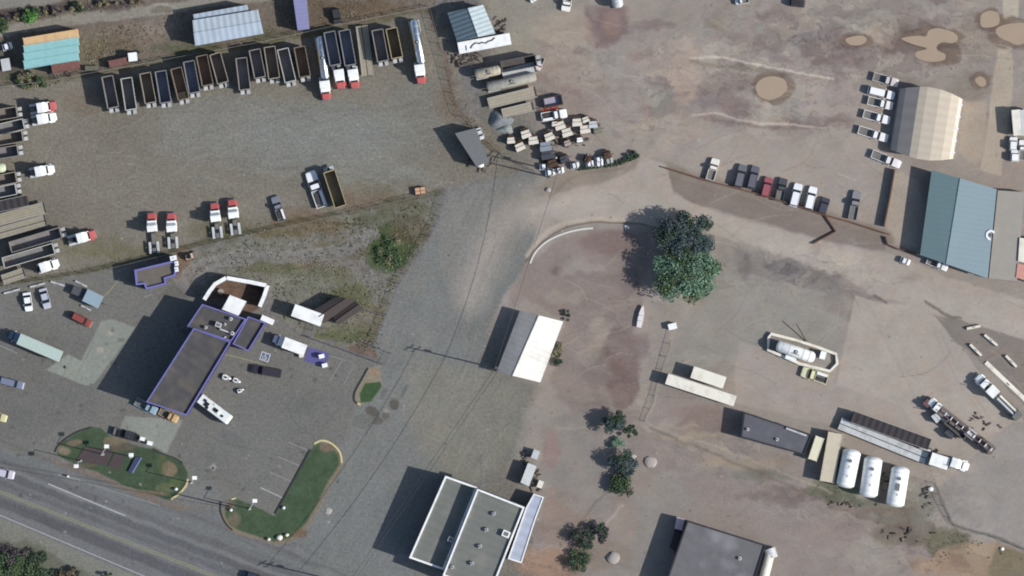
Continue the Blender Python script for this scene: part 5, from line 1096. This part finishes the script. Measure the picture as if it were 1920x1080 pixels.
def pile(px,py,rx,ry,h,m,label,sd=1,name='gravel_pile'):
    rr = random.Random(sd); x,y = W(px,py); mb = MB(); vs = []; fs = []; N=22; K=7
    for k in range(K+1):
        q = k/K
        for i in range(N):
            t = 2*math.pi*i/N; e = 1+.18*math.sin(3*t+sd)+rr.uniform(-.07,.07); vs.append((rx/S*(1-q)*e*math.cos(t), ry/S*(1-q)*e*math.sin(t), h*(math.sin(q*math.pi/2))**.9+rr.uniform(-.05,.08)*(q>0)))
    for k in range(K):
        for i in range(N): fs.append((k*N+i,k*N+(i+1)%N,(k+1)*N+(i+1)%N,(k+1)*N+i))
    mb.add(vs, fs); o = mb.build(name, m, None, True); o.location = (x,y,-.02); tag(o, label, 'gravel pile')
pile(938,224,22,16,1.6,mat('blue_gravel',(128,132,134),rough=.95,var=.25,scale=1.5,bump=.4),'grey gravel pile beside the yard fence corner',2)
pile(948,243,16,8,.8,mat('pale_gravel',(150,156,152),rough=.95,var=.2,scale=1.5,bump=.4),'low pale gravel spill below the grey pile',4)
GW = 'small white vehicles along the hedge'
for x0,y0,x1,y1,rgb,l in ((1012,313,1030,312,(246,246,244),'white cart at the left end of the hedge line'),(1022,325,1042,322,(246,246,244),'white cart touching the power pole'),(1041,321,1058,318,(240,240,240),'white cart right of the power pole'),(1070,312,1086,309,(226,230,230),'pale cart alone at the middle of the hedge'),(1098,308,1114,306,(244,240,240),'white cart near the rusty bin'),(1116,301,1131,298,(246,246,246),'upper one of two small white carts by the hedge'),(1116,308,1131,306,(240,240,240),'lower one of two small white carts by the hedge'),(1133,304,1150,300,(170,174,172),'grey cart at the right end of the hedge line')):
    place(car,('sedan',paint(*rgb),1.5),x0,y0,x1,y1,label=l,cat='car',group=GW)
machine(1027,288,'dark grey machine among the parked carts',mat('machine_dark',(72,74,82),rough=.7),1.4,.2,None); machine(1058,298,'dark machine right of the larger dark grey one',mat('machine_dark',(72,74,82)),.9,.3,None); machine(1036,306,'rust brown machine between the white carts',CRB,1.0,.2,None)
rock(1043,296,.4,1.2,WHITE,'white barrel top beside the dark machines','barrel','barrel',12)
machine(1741,757,'plum brown machine at the head of the rig truck',PMK,1.0,-.8,None); machine(1756,783,'pale machine left of the middle of the rig truck',PALE,.9,-.8,None); machine(1782,812,'dark machine by the short dark open trailer',mat('machine_dark',(72,74,82)),1.0,-.7,None)
machine(1102,298,'dark rusty bin above the hedge carts',CRB,.7,1.0,None,'rusty_bin','bin'); machine(1139,291,'brown machine above the grey hedge cart',CRB,.8,.3,None)
# ================================================================== trees, shrubs
tree(1286,515,68,52,8.0,'teal',60,190,.24,name='broadleaf_tree',seed=4,kind2='green',label='large pale green broadleaf tree in the middle right',cat='tree')
tree(1284,443,66,44,8.0,'blue',56,190,.24,name='shadow_tree',seed=9,kind2='dark',label='large dark blue grey crown standing for the shadow directly above the pale green tree',cat='tree')  # the pale tree's cast shadow, built as a second dark crown
tree(1150,790,22,24,4.2,'blue',16,132,0.23,name='shadow_tree',seed=12,kind2='dark',label='small dark tree with its shadow built in, topmost of the pair below the white roof',cat='tree'); tree(1183,808,12,13,3.0,'dark',8,110,0.20,name='shadow_tree',seed=13,label='smallest dark tree at the right of the topmost one',cat='tree')  # dark foliage covers small crowns together with their shadows
tree(1168,868,24,26,4.5,'blue',16,132,0.23,name='shadow_tree',seed=15,kind2='dark',label='dark tree with its shadow built in, beside the pale half round boulder',cat='tree'); tree(1166,908,24,24,3.0,'green',16,110,0.22,name='green_shrub',seed=16,kind2='dark',trunk=False,label='green shrub directly below the dark tree',cat='shrub')  # dark crown also takes in the small tree's cast shadow
tree(1156,832,14,12,1.6,'teal',8,88,0.20,name='green_shrub',seed=18,trunk=False,label='pale teal shrub between the two dark trees',cat='shrub')
tree(1090,1012,22,24,3.2,'dark',14,110,0.22,name='dark_shrub',seed=20,kind2='purple',trunk=False,label='dark shrub with gaps left of the square boulder',cat='shrub'); tree(1122,1002,20,26,3.2,'dark',14,110,0.22,name='dark_shrub',seed=21,kind2='purple',trunk=False,label='dark shrub leaning towards the square boulder',cat='shrub'); tree(1088,1052,24,22,2.6,'green',14,110,0.20,name='green_shrub',seed=22,kind2='dark',trunk=False,label='green shrub at the bottom edge below the dark ones',cat='shrub')
tree(1046,664,14,22,1.8,'dark',12,110,0.18,name='dark_shrub',seed=24,kind2='dry',trunk=False,label='dark shrub against the white roofed building',cat='shrub'); tree(1062,592,7,12,1.6,'dark',6,40,.24,name='dark_shrub',seed=25,trunk=False,label='small dark bush at the top right corner of the white roof',cat='shrub')
tree(60,30,22,17,2.6,'bright',14,132,0.20,name='bright_shrub',seed=30,kind2='green',trunk=False,label='bright green bush beside the dirt road at the top left',cat='shrub'); tree(4,44,12,16,2.4,'green',10,110,0.20,name='green_shrub',seed=31,trunk=False,label='green bush at the left edge above the containers',cat='shrub')
tree(62,150,36,18,2.2,'green',20,121,0.20,name='green_shrub',seed=33,kind2='dry',trunk=False,label='wide green bush below the lowest teal container',cat='shrub')
tree(735,475,30,38,.9,'green',22,88,0.18,name='green_shrub',seed=35,kind2='dry',trunk=False,label='low green thicket in the grass triangle by the road',cat='shrub')
tree(1186,290,12,7,1.6,'dark',8,40,.24,name='green_shrub',seed=37,trunk=False,label='green bush at the right end of the hedge line',cat='shrub')
tree(20,1052,40,34,5,'green',26,154,0.23,name='roadside_tree',seed=40,kind2='purple',label='green tree in the bottom left corner',cat='tree'); tree(62,1066,38,34,4.5,'dark',24,154,0.23,name='roadside_tree',seed=41,kind2='green',label='darker green tree right of the corner tree',cat='tree')
tree(128,1076,24,14,2.6,'dark',12,132,0.20,name='roadside_shrub',seed=42,kind2='brown',trunk=False,label='dark roadside bush near the bottom left trees',cat='shrub'); tree(201,1078,8,10,2.0,'dark',5,88,0.18,name='roadside_shrub',seed=43,trunk=False,label='small dark bush alone at the bottom edge of the verge',cat='shrub')
for i,(x,y,rx,ry,k,l) in enumerate(((24,32,26,9,'purple','purple grey brush left of the bright green bush'),(100,20,22,9,'purple','purple grey brush right of the bright green bush'),(150,14,26,10,'dark','dark brush along the top of the dirt road'),(205,5,30,8,'purple','purple grey brush at the top edge above the road'),(255,3,20,6,'brown','brown brush at the top edge near the road bend'))):
    tree(x,y,rx,ry,1.6,k,12,99,0.19,name='roadside_brush',seed=50+i,kind2='dry',trunk=False,label=l,cat='brush')
# clipped hedge line
pts = [(1085,316),(1120,312),(1150,308),(1176,300),(1196,292)]
mbh = MB(); rr = random.Random(5); P = [W(*p) for p in catmull(pts,10)]; o0 = P[0]
for p in P: leaves(mbh, p[0]-o0[0], p[1]-o0[1], .6, 26, .6, .22, rr)
r = empty('hedge', *o0, label='narrow dark green hedge below the small white carts', cat='hedge'); mbh.build('foliage', LEAF['dark'], r)
# scattered weeds and rubble (uncountable)
def scatter(name, m, areas, dens, q, h, seed):
    rr = random.Random(seed); mb = MB()
    for poly in areas:
        xs = [p[0] for p in poly]; ys = [p[1] for p in poly]; A = abs(sum(poly[i][0]*poly[(i+1)%len(poly)][1]-poly[(i+1)%len(poly)][0]*poly[i][1] for i in range(len(poly))))/2
        n = int(A*dens); k = 0
        cl = [(rr.uniform(min(xs),max(xs)), rr.uniform(min(ys),max(ys))) for _ in range(max(3,n//14))]
        while k < n:
            c_ = rr.choice(cl); px, py = c_[0]+rr.gauss(0,16), c_[1]+rr.gauss(0,9); k += 1; ins = False
            for i in range(len(poly)):
                (ax,ay),(bx,by) = poly[i], poly[(i+1)%len(poly)]
                if (ay>py)!=(by>py) and px < (bx-ax)*(py-ay)/(by-ay)+ax: ins = not ins
            if not ins: continue
            x,y = W(px,py); leaves(mb, x, y, h*.5, 4, h*.7, q*rr.uniform(.6,1.3), rr)
    tag(mb.build(name, m), kind='stuff', label='scattered '+name.replace('_',' ')+' over the rough ground', cat='ground cover')
TRI = [(345,485),(480,446),(660,406),(826,372),(815,415),(744,530),(718,600),(715,668),(600,630),(520,595),(508,530),(430,512),(360,545)]
VER = [[(0,160),(150,138),(480,80),(800,14),(800,26),(480,92),(150,150),(60,176),(0,178)],[(0,520),(175,494),(325,460),(480,420),(660,385),(800,352),(800,372),(660,404),(480,440),(325,478),(175,513),(0,540)],[(812,60),(835,60),(870,190),(940,280),(920,290),(860,225),(835,140)]]
TOPG = [[(150,60),(320,30),(320,90),(160,130)],[(500,0),(900,-10),(800,12),(500,75)],[(0,10),(240,-4),(300,8),(130,30),(0,50)]]
PICK = lambda *a: list(a)
scatter('dry_grass', LEAF['dry'], [TRI]+VER+TOPG, .034, .15, .22, 1); scatter('brown_weeds', LEAF['brown'], [TRI]+VER+TOPG, .016, .15, .22, 2); scatter('green_weeds', LEAF['green'], [TRI]+VER, .012, .16, .25, 3)
scatter('low_weeds', LEAF['green'], [[(1540,895),(1600,930),(1720,970),(1700,990),(1580,955),(1530,920)],[(1700,985),(1800,1000),(1920,1050),(1920,1080),(1760,1080),(1700,1030)],[(1170,420),(1230,470),(1200,560),(1180,500)]], .006, .16, .25, 4)
# ================================================================== fences
FENM = mat('chain_link_wire',(150,150,146),rough=.6,metal=.4); FENB = mat('violet_fence',(106,100,130),rough=.7,var=.15); FENR = mat('brown_board',(108,80,66),rough=.9,var=.2,scale=1.5)
def fence(pts, h, m, step, label, solid=False, pr=.06, name='fence', group=None):
    P = [W(*p) for p in pts]; o = P[0]; r = empty(name, o[0], o[1], label=label, cat='fence', group=group); P = [(a-o[0],b-o[1]) for a,b in P]
    if solid: ribbon(MB(), P, .14, 0.02, h).build('board_panel', m, r); ribbon(MB(), P, .3, h+.002, h+.08).build('top_board', m, r)
    else:
        ribbon(MB(), P, .05, h-.06, h).build('top_rail', m, r); mw = MB()
        for z in (.15,.5,.85,1.2,1.5):
            if z < h-.15: ribbon(mw, P, .02, z, z+.02)
        mw.build('wire_mesh', m, r)
    tot = sum(math.dist(P[i],P[i+1]) for i in range(len(P)-1)); n = min(98, max(2,int(tot/step))); d = tot/n; me = None
    acc = 0; i = 0
    for k in range(n+1):
        t = min(k*d, tot-1e-4)
        while i < len(P)-2 and t > acc+math.dist(P[i],P[i+1]): acc += math.dist(P[i],P[i+1]); i += 1
        L = math.dist(P[i],P[i+1]); f = (t-acc)/L; x = P[i][0]+(P[i+1][0]-P[i][0])*f; y = P[i][1]+(P[i+1][1]-P[i][1])*f
        if me is None: ob = MB().cyl((0,0,0),(0,0,h+.1),pr,n=6).build('post', m, r); me = ob
        else: ob = me.copy(); COL.objects.link(ob); ob.parent = r
        ob.location = (x,y,0)
fence([(-20,166),(95,152),(150,141),(480,81),(640,46),(805,13)], 2.0, FENM, 3.2, 'long wire fence along the top of the gravel yard')
fence([(-20,541),(175,511),(325,475),(480,438),(660,398),(780,369),(812,363)], 2.0, FENM, 3.2, 'long wire fence along the bottom of the gravel yard')
fence([(805,13),(830,100),(862,213),(935,284),(1002,320)], 2.0, FENM, 3.0, 'wire fence down the right side of the gravel yard')
fence([(835,365),(822,416),(790,470),(760,512),(744,542),(728,585),(700,648)], 1.8, FENB, 2.6, 'violet fence along the road edge of the grass triangle')
fence([(578,632),(630,650),(690,672),(722,684)], 1.8, FENB, 2.6, 'violet fence from the blue mat to the road')
fence([(681,580),(720,592)], 1.5, FENB, 2.4, 'short violet fence right of the dark shadow form'); fence([(690,645),(735,662),(722,684)], 1.5, FENB, 2.4, 'violet fence closing the corner by the small lawn island')
fence([(590,607),(583,632)], 1.6, FENB, 2.2, 'very short violet fence between the white trailer and the blue mat')
fence([(1246,314),(1330,340),(1430,366),(1545,403),(1600,418),(1668,440)], 1.0, FENR, 4, 'low brown board fence along the parked car row', True)
fence([(1677,318),(1668,370),(1657,425)], 1.6, FENR, 3, 'tall dark brown fence between the parking and the pale path', True); fence([(1547,404),(1567,434),(1524,457)], .6, FENR, 3, 'bent brown rail beside the east road', True)
fence([(1660,444),(1664,458),(1686,468),(1718,476)], .8, FENR, 3, 'short brown fence stepping to the teal roof corner', True)
fence([(1262,620),(1245,680),(1228,740),(1210,790)], 1.2, FENM, 3, 'wire fence along the pale track right of the brown dirt')
fence([(1748,905),(1775,958),(1790,985),(1860,1005),(1960,1045)], 1.4, FENM, 3, 'wire fence round the lower right pavement')
# ================================================================== kerbs, markings
def kerb(pts, label, m=KERB, w=.3, h=.14, closed=False, smooth=True):
    P = [W(*p) for p in (catmull(pts,5,closed) if smooth else pts)]; o = P[0]; P = [(a-o[0],b-o[1]) for a,b in P]
    if closed: P.append(P[0])
    k = ribbon(MB(), P, w, 0, h).build('kerb', m); k.location = (o[0],o[1],0); tag(k, label, 'kerb')
DK = mat('dark_kerb',(60,58,58),rough=.9); YK = mat('yellow_kerb',(206,192,144),rough=.9,var=.15)
kerb([(589,832),(604,826),(622,832),(637,848),(641,868)], 'pale yellow kerb round the top of the long lawn island', YK, .45)
kerb([(582,843),(550,902),(516,963)], 'dark straight kerb down the left of the long lawn island', DK, .35, .2, smooth=False)
kerb([(352,898),(349,910),(337,925),(321,936)], 'yellow kerb at the right end of the planted station island', YK, .45)
kerb([(103,848),(112,832),(140,812),(171,801)], 'dark kerb at the upper left of the planted station island', DK, .3)
kerb([(343,868),(326,858),(305,851),(288,842)], 'dark kerb at the upper right of the planted station island', DK, .3)
kerb([(414,940),(414,960),(424,982),(436,994)], 'dark kerb round the left tip of the L shaped lawn', DK, .3); kerb([(434,936),(442,934)], 'short pale kerb above the left tip of the L shaped lawn', YK, .4)
kerb([(690,690),(678,712),(666,734),(664,749),(670,757)], 'dark kerb along the left of the small lawn island', DK, .35); kerb([(670,756),(676,759)], 'short pale kerb at the foot of the small lawn island', YK, .4)
kerb([(994,494),(1001,478),(1012,464),(1030,450),(1060,437),(1090,430),(1112,428)], 'white curved kerb along the road bend above the brown lot', mat('chalky_kerb',(216,212,204),rough=.9,var=.1), .38, .16)
kerb([(1172,423),(1180,428)], 'tiny white kerb end by the big tree', WHITE, .5, .3)
WL = mat('white_road_paint',(168,168,168),rough=.8,var=.2,scale=1.5); YL = mat('yellow_road_paint',(140,138,112),rough=.8,var=.2,scale=1.5); FL = mat('faded_road_paint',(136,136,134),rough=.9,var=.2)
def mark(pts, w, m, nm='road_marking'):
    k = ribbon(MB(), [W(*p) for p in pts], w, .012, .012).build(nm, m, kind='structure')
mark([(90,907),(140,928),(235,967)], .32, WL); mark([(-120,872),(0,920),(410,1081),(560,1140)], .22, YL); mark([(-120,876),(0,924),(410,1085),(560,1144)], .22, YL); mark([(-120,916),(0,966),(265,1078),(420,1144)], .22, WL)
mark([(108,890),(150,900)], .3, FL); mark([(165,907),(215,922),(300,948)], .2, FL)
for q in (((488,914),(531,934)),((506,885),(548,904)),((521,856),(563,874)),((541,829),(581,846))): mark(q, .25, WL if q[0][0]==488 else FL, 'parking_line')
for q in (((641,676),(619,714)),((665,683),(644,722)),((623,668),(648,676))): mark(q, .2, FL, 'parking_line')
mark([(410,662),(450,671),(497,684)], .3, YL, 'parking_line'); mark([(226,520),(206,545),(194,556)], .3, YL, 'parking_line'); mark([(270,557),(286,552)], .3, FL, 'parking_line'); mark([(0,648),(32,662)], .3, FL, 'parking_line'); mark([(-5,548),(20,541)], .2, FL, 'parking_line')
mark([(1571,325),(1604,338)], .3, mat('faint_line',(172,160,150)), 'parking_line')
# wheelchair symbol painted on the ground
x,y = W(497,669); r = empty('parking_symbol', x, y, -.33, label='blue and white wheelchair symbol painted on the car park', cat='road sign')
MB().add([(-1.1,-1.0,.010),(1.1,-1.0,.010),(1.1,1.0,.010),(-1.1,1.0,.010)],[(0,1,2,3)]).build('white_border', mat('white_sign_paint',(206,208,212),rough=.8), r)
MB().add([(-.92,-.82,.016),(.92,-.82,.016),(.92,.82,.016),(-.92,.82,.016)],[(0,1,2,3)]).build('blue_panel', mat('blue_sign_paint',(96,108,128),rough=.8), r)
sy = MB(); W2 = .17
ribbon(sy,[(-.05,.45),(-.08,-.05),(.28,-.08),(.42,-.5)],W2,.022,.022); ribbon(sy,[(-.15+.42*math.cos(t),-.25+.42*math.sin(t)) for t in [2.0+i*.45 for i in range(10)]],.13,.022,.022); ribbon(sy,[(-.07,.18),(.22,.16)],.12,.022,.022)
sy.add([(-.03+.15*math.cos(i),.62+.13*math.sin(i),.022) for i in [k*math.pi/4 for k in range(8)]],[tuple(range(8))]); sy.build('symbol', mat('white_sign_paint',(206,208,212)), r)
# planter beds and island things
BED = mat('dark_mulch',(80,70,70),rough=.95,var=.2,scale=2)
for pts,l in (([(158,838),(210,844),(199,873),(142,864)],'wide dark mulch bed on the station island'),([(214,849),(235,852),(223,882),(202,874)],'small dark mulch bed right of the wide one')):
    P = [W(*p) for p in pts]; c0 = P[0]; o = MB().prism([(a-c0[0],b-c0[1]) for a,b in P][::-1], 0, .12).build('planting_bed', BED); o.location = (c0[0],c0[1],0); tag(o, l, 'planting bed')
P = [W(*p,1.2) for p in ((265,858),(248,887),(240,884),(254,856))]; c0 = P[0]; r = empty('sign_and_shadow', c0[0], c0[1], label='dark blue slab joining a sign and its shadow across the right of the mulch beds', cat='sign')  # navy slab merges the low sign with its dark shadow
MB().prism([(a-c0[0],b-c0[1]) for a,b in P][::-1], .1, .5).build('panel', mat('navy_sign_with_shadow',(66,70,100),rough=.5,var=.1), r); ribbon(MB(), [(P[0][0]-c0[0],P[0][1]-c0[1]),(P[1][0]-c0[0],P[1][1]-c0[1])], .25, .502, .6).build('edge_trim', mat('light_blue_trim',(130,146,180),rough=.5), r)
for x,y,l in ((330,917,'short white post at the right end of the station island'),(433,956,'white marker stone at the left tip of the L shaped lawn'),(532,952,'small white marker stone in the middle of the L shaped lawn')):
    rock(x,y,.45,1.0,WHITE,l,'marker_post','marker',int(x))
for i,(x,y,l) in enumerate(((504,1011,'small white stone at the bottom left of the L shaped lawn'),(524,1008,'largest white stone at the bottom of the L shaped lawn'),(538,1003,'small white stone at the bottom right of the L shaped lawn'))): rock(x,y,.5+.3*(i==1),.9,OFFW,l,'marker_stone','marker',60+i)
rock(616,958,.9,.15,mat('pale_patch',(168,164,156),rough=.9),'flat pale patch beside the long lawn island','concrete_patch','patch',77)
tag(MB().cyl((W(128,893)[0],W(128,893)[1],0),(W(128,893)[0],W(128,893)[1],1.0),.25,n=8).build('bollard', WHITE),'short white bollard at the highway edge','bollard')
# ================================================================== lamp posts and power poles
def lamp(px,py,hx,hy,label,h=8.5,g='car park lamp posts'):
    x,y = W(px,py); hx_,hy_ = W(hx,hy,h); r = empty('street_lamp', x, y, label=label, cat='street lamp', group=g); dx,dy = hx_-x, hy_-y
    MB().cyl((0,0,0),(0,0,h),.12,.08,n=8).build('pole', PALE, r); MB().cyl((0,0,h-.1),(dx,dy,h),.06,n=6).build('arm', PALE, r); hd = MB().box(dx-.55,dx+.55,dy-.42,dy+.42,h+.02,h+.3).build('lamp_head', WHITE, r); MB().box(dx-.4,dx+.4,dy-.3,dy+.3,h-.03,h+.018).build('lens', LAMP, hd); MB().cyl((0,0,0),(0,0,.4),.3,n=8).build('base', CONC, r)
lamp(194,852,200,837,'white headed lamp post above the wide mulch bed'); lamp(152,864,143,874,'white headed lamp post at the highway corner of the station island'); lamp(360,905,365,896,'white headed lamp post right of the station island'); lamp(469,954,478,939,'white headed lamp post on the L shaped lawn'); lamp(247,857,246,853,'twin white lamp post beside the navy sign and shadow slab')
def pole(px,py,h,label,a=.5,arms=2):
    x,y = W(px,py); r = empty('power_pole', x, y, a, label=label, cat='power pole', group='wooden power poles')
    MB().cyl((0,0,0),(0,0,h),.2,.13,n=8).build('pole', TIMBER, r)
    for i in range(arms):
        z = h-.5-i*1.3; ar = MB().box(-1.3,1.3,-.07,.07,z,z+.16).build('crossarm', TIMBER, r)
        for q in (-1.15,0,1.15): MB().cyl((q,0,z+.16),(q,0,z+.36),.06,n=6).build('insulator', PALE, ar)
    if arms > 1: MB().cyl((.42,0,h-4),(.42,0,h-3),.26,n=10).build('transformer', STEEL, r)
    return (x,y,h)
pA = pole(928,690,16,'tall power pole at the lower left corner of the white roofed building'); pN = pole(1046,322,13,'power pole beside the hedge below the machine yard',.8); pC = pole(431,950,10,'power pole at the left tip of the L shaped lawn',.3,1); pB = pole(652,1094,16,'power pole just beyond the bottom edge',.5); pD = pole(1030,332,11,'second power pole just left of the hedge pole',.8,1)
def wire(p,q,z0,z1,dx,label):
    P = []; 
    for i in range(17):
        t = i/16; P.append((p[0]+(q[0]-p[0])*t+dx, p[1]+(q[1]-p[1])*t, z0+(z1-z0)*t-4*1.4*t*(1-t)))
    mb = MB(); o = P[0]
    for i in range(16): mb.cyl([P[i][k]-(o[k] if k<2 else 0) for k in range(3)],[P[i+1][k]-(o[k] if k<2 else 0) for k in range(3)],.045,n=5)
    w = mb.build('power_line', BLACK); w.location = (o[0],o[1],0); tag(w, label, 'power line')
wire(pA,pB,9,9,0,'low sagging line from the white roof pole to the bottom edge'); wire(pN,pA,11,9,0,'line from the hedge pole down to the white roof pole'); wire(pA,pB,15.2,15.2,1.1,'high line from the white roof pole to the bottom edge')
wire((pC[0],pC[1]),(W(-60,862)[0],W(-60,862)[1]),9.4,9.4,0,'line running left from the pole on the L shaped lawn')
# rubble by the ribbed shed and machines
rub = MB(); rr = random.Random(77)
for cx,cy,sx,sy_,n in ((875,108,28,7,90),(868,118,20,8,40),(940,48,10,14,40),(985,262,30,14,30),(1075,262,40,14,40),(1030,300,26,14,50),(115,138,20,5,60),(1700,1000,60,14,12),(1740,935,16,30,14),(1600,945,40,8,14),(1835,790,26,16,14),(1660,900,8,14,16),(1002,900,10,22,40),(985,860,10,16,20),(1750,850,30,8,20),(1680,890,14,14,24),(885,300,22,10,16),(905,315,12,6,20)):
    for _ in range(n):
        x,y = W(rr.gauss(cx,sx*.5), rr.gauss(cy,sy_*.5)); s = rr.uniform(.12,.38); a = rr.uniform(0,3); h = rr.uniform(.1,.6); u = (math.cos(a)*s*rr.uniform(1,2.4), math.sin(a)*s*1.4); v = (-math.sin(a)*s*.6, math.cos(a)*s*.6)
        rub.prism([(x-u[0]-v[0],y-u[1]-v[1]),(x+u[0]-v[0],y+u[1]-v[1]),(x+u[0]+v[0],y+u[1]+v[1]),(x-u[0]+v[0],y-u[1]+v[1])],0,h)
tag(rub.build('rubble', mat('mixed_scrap',(104,96,88),rough=.8,var=.3,island=.75)), kind='stuff', label='scattered scrap and rubble on the dirt', cat='rubble')
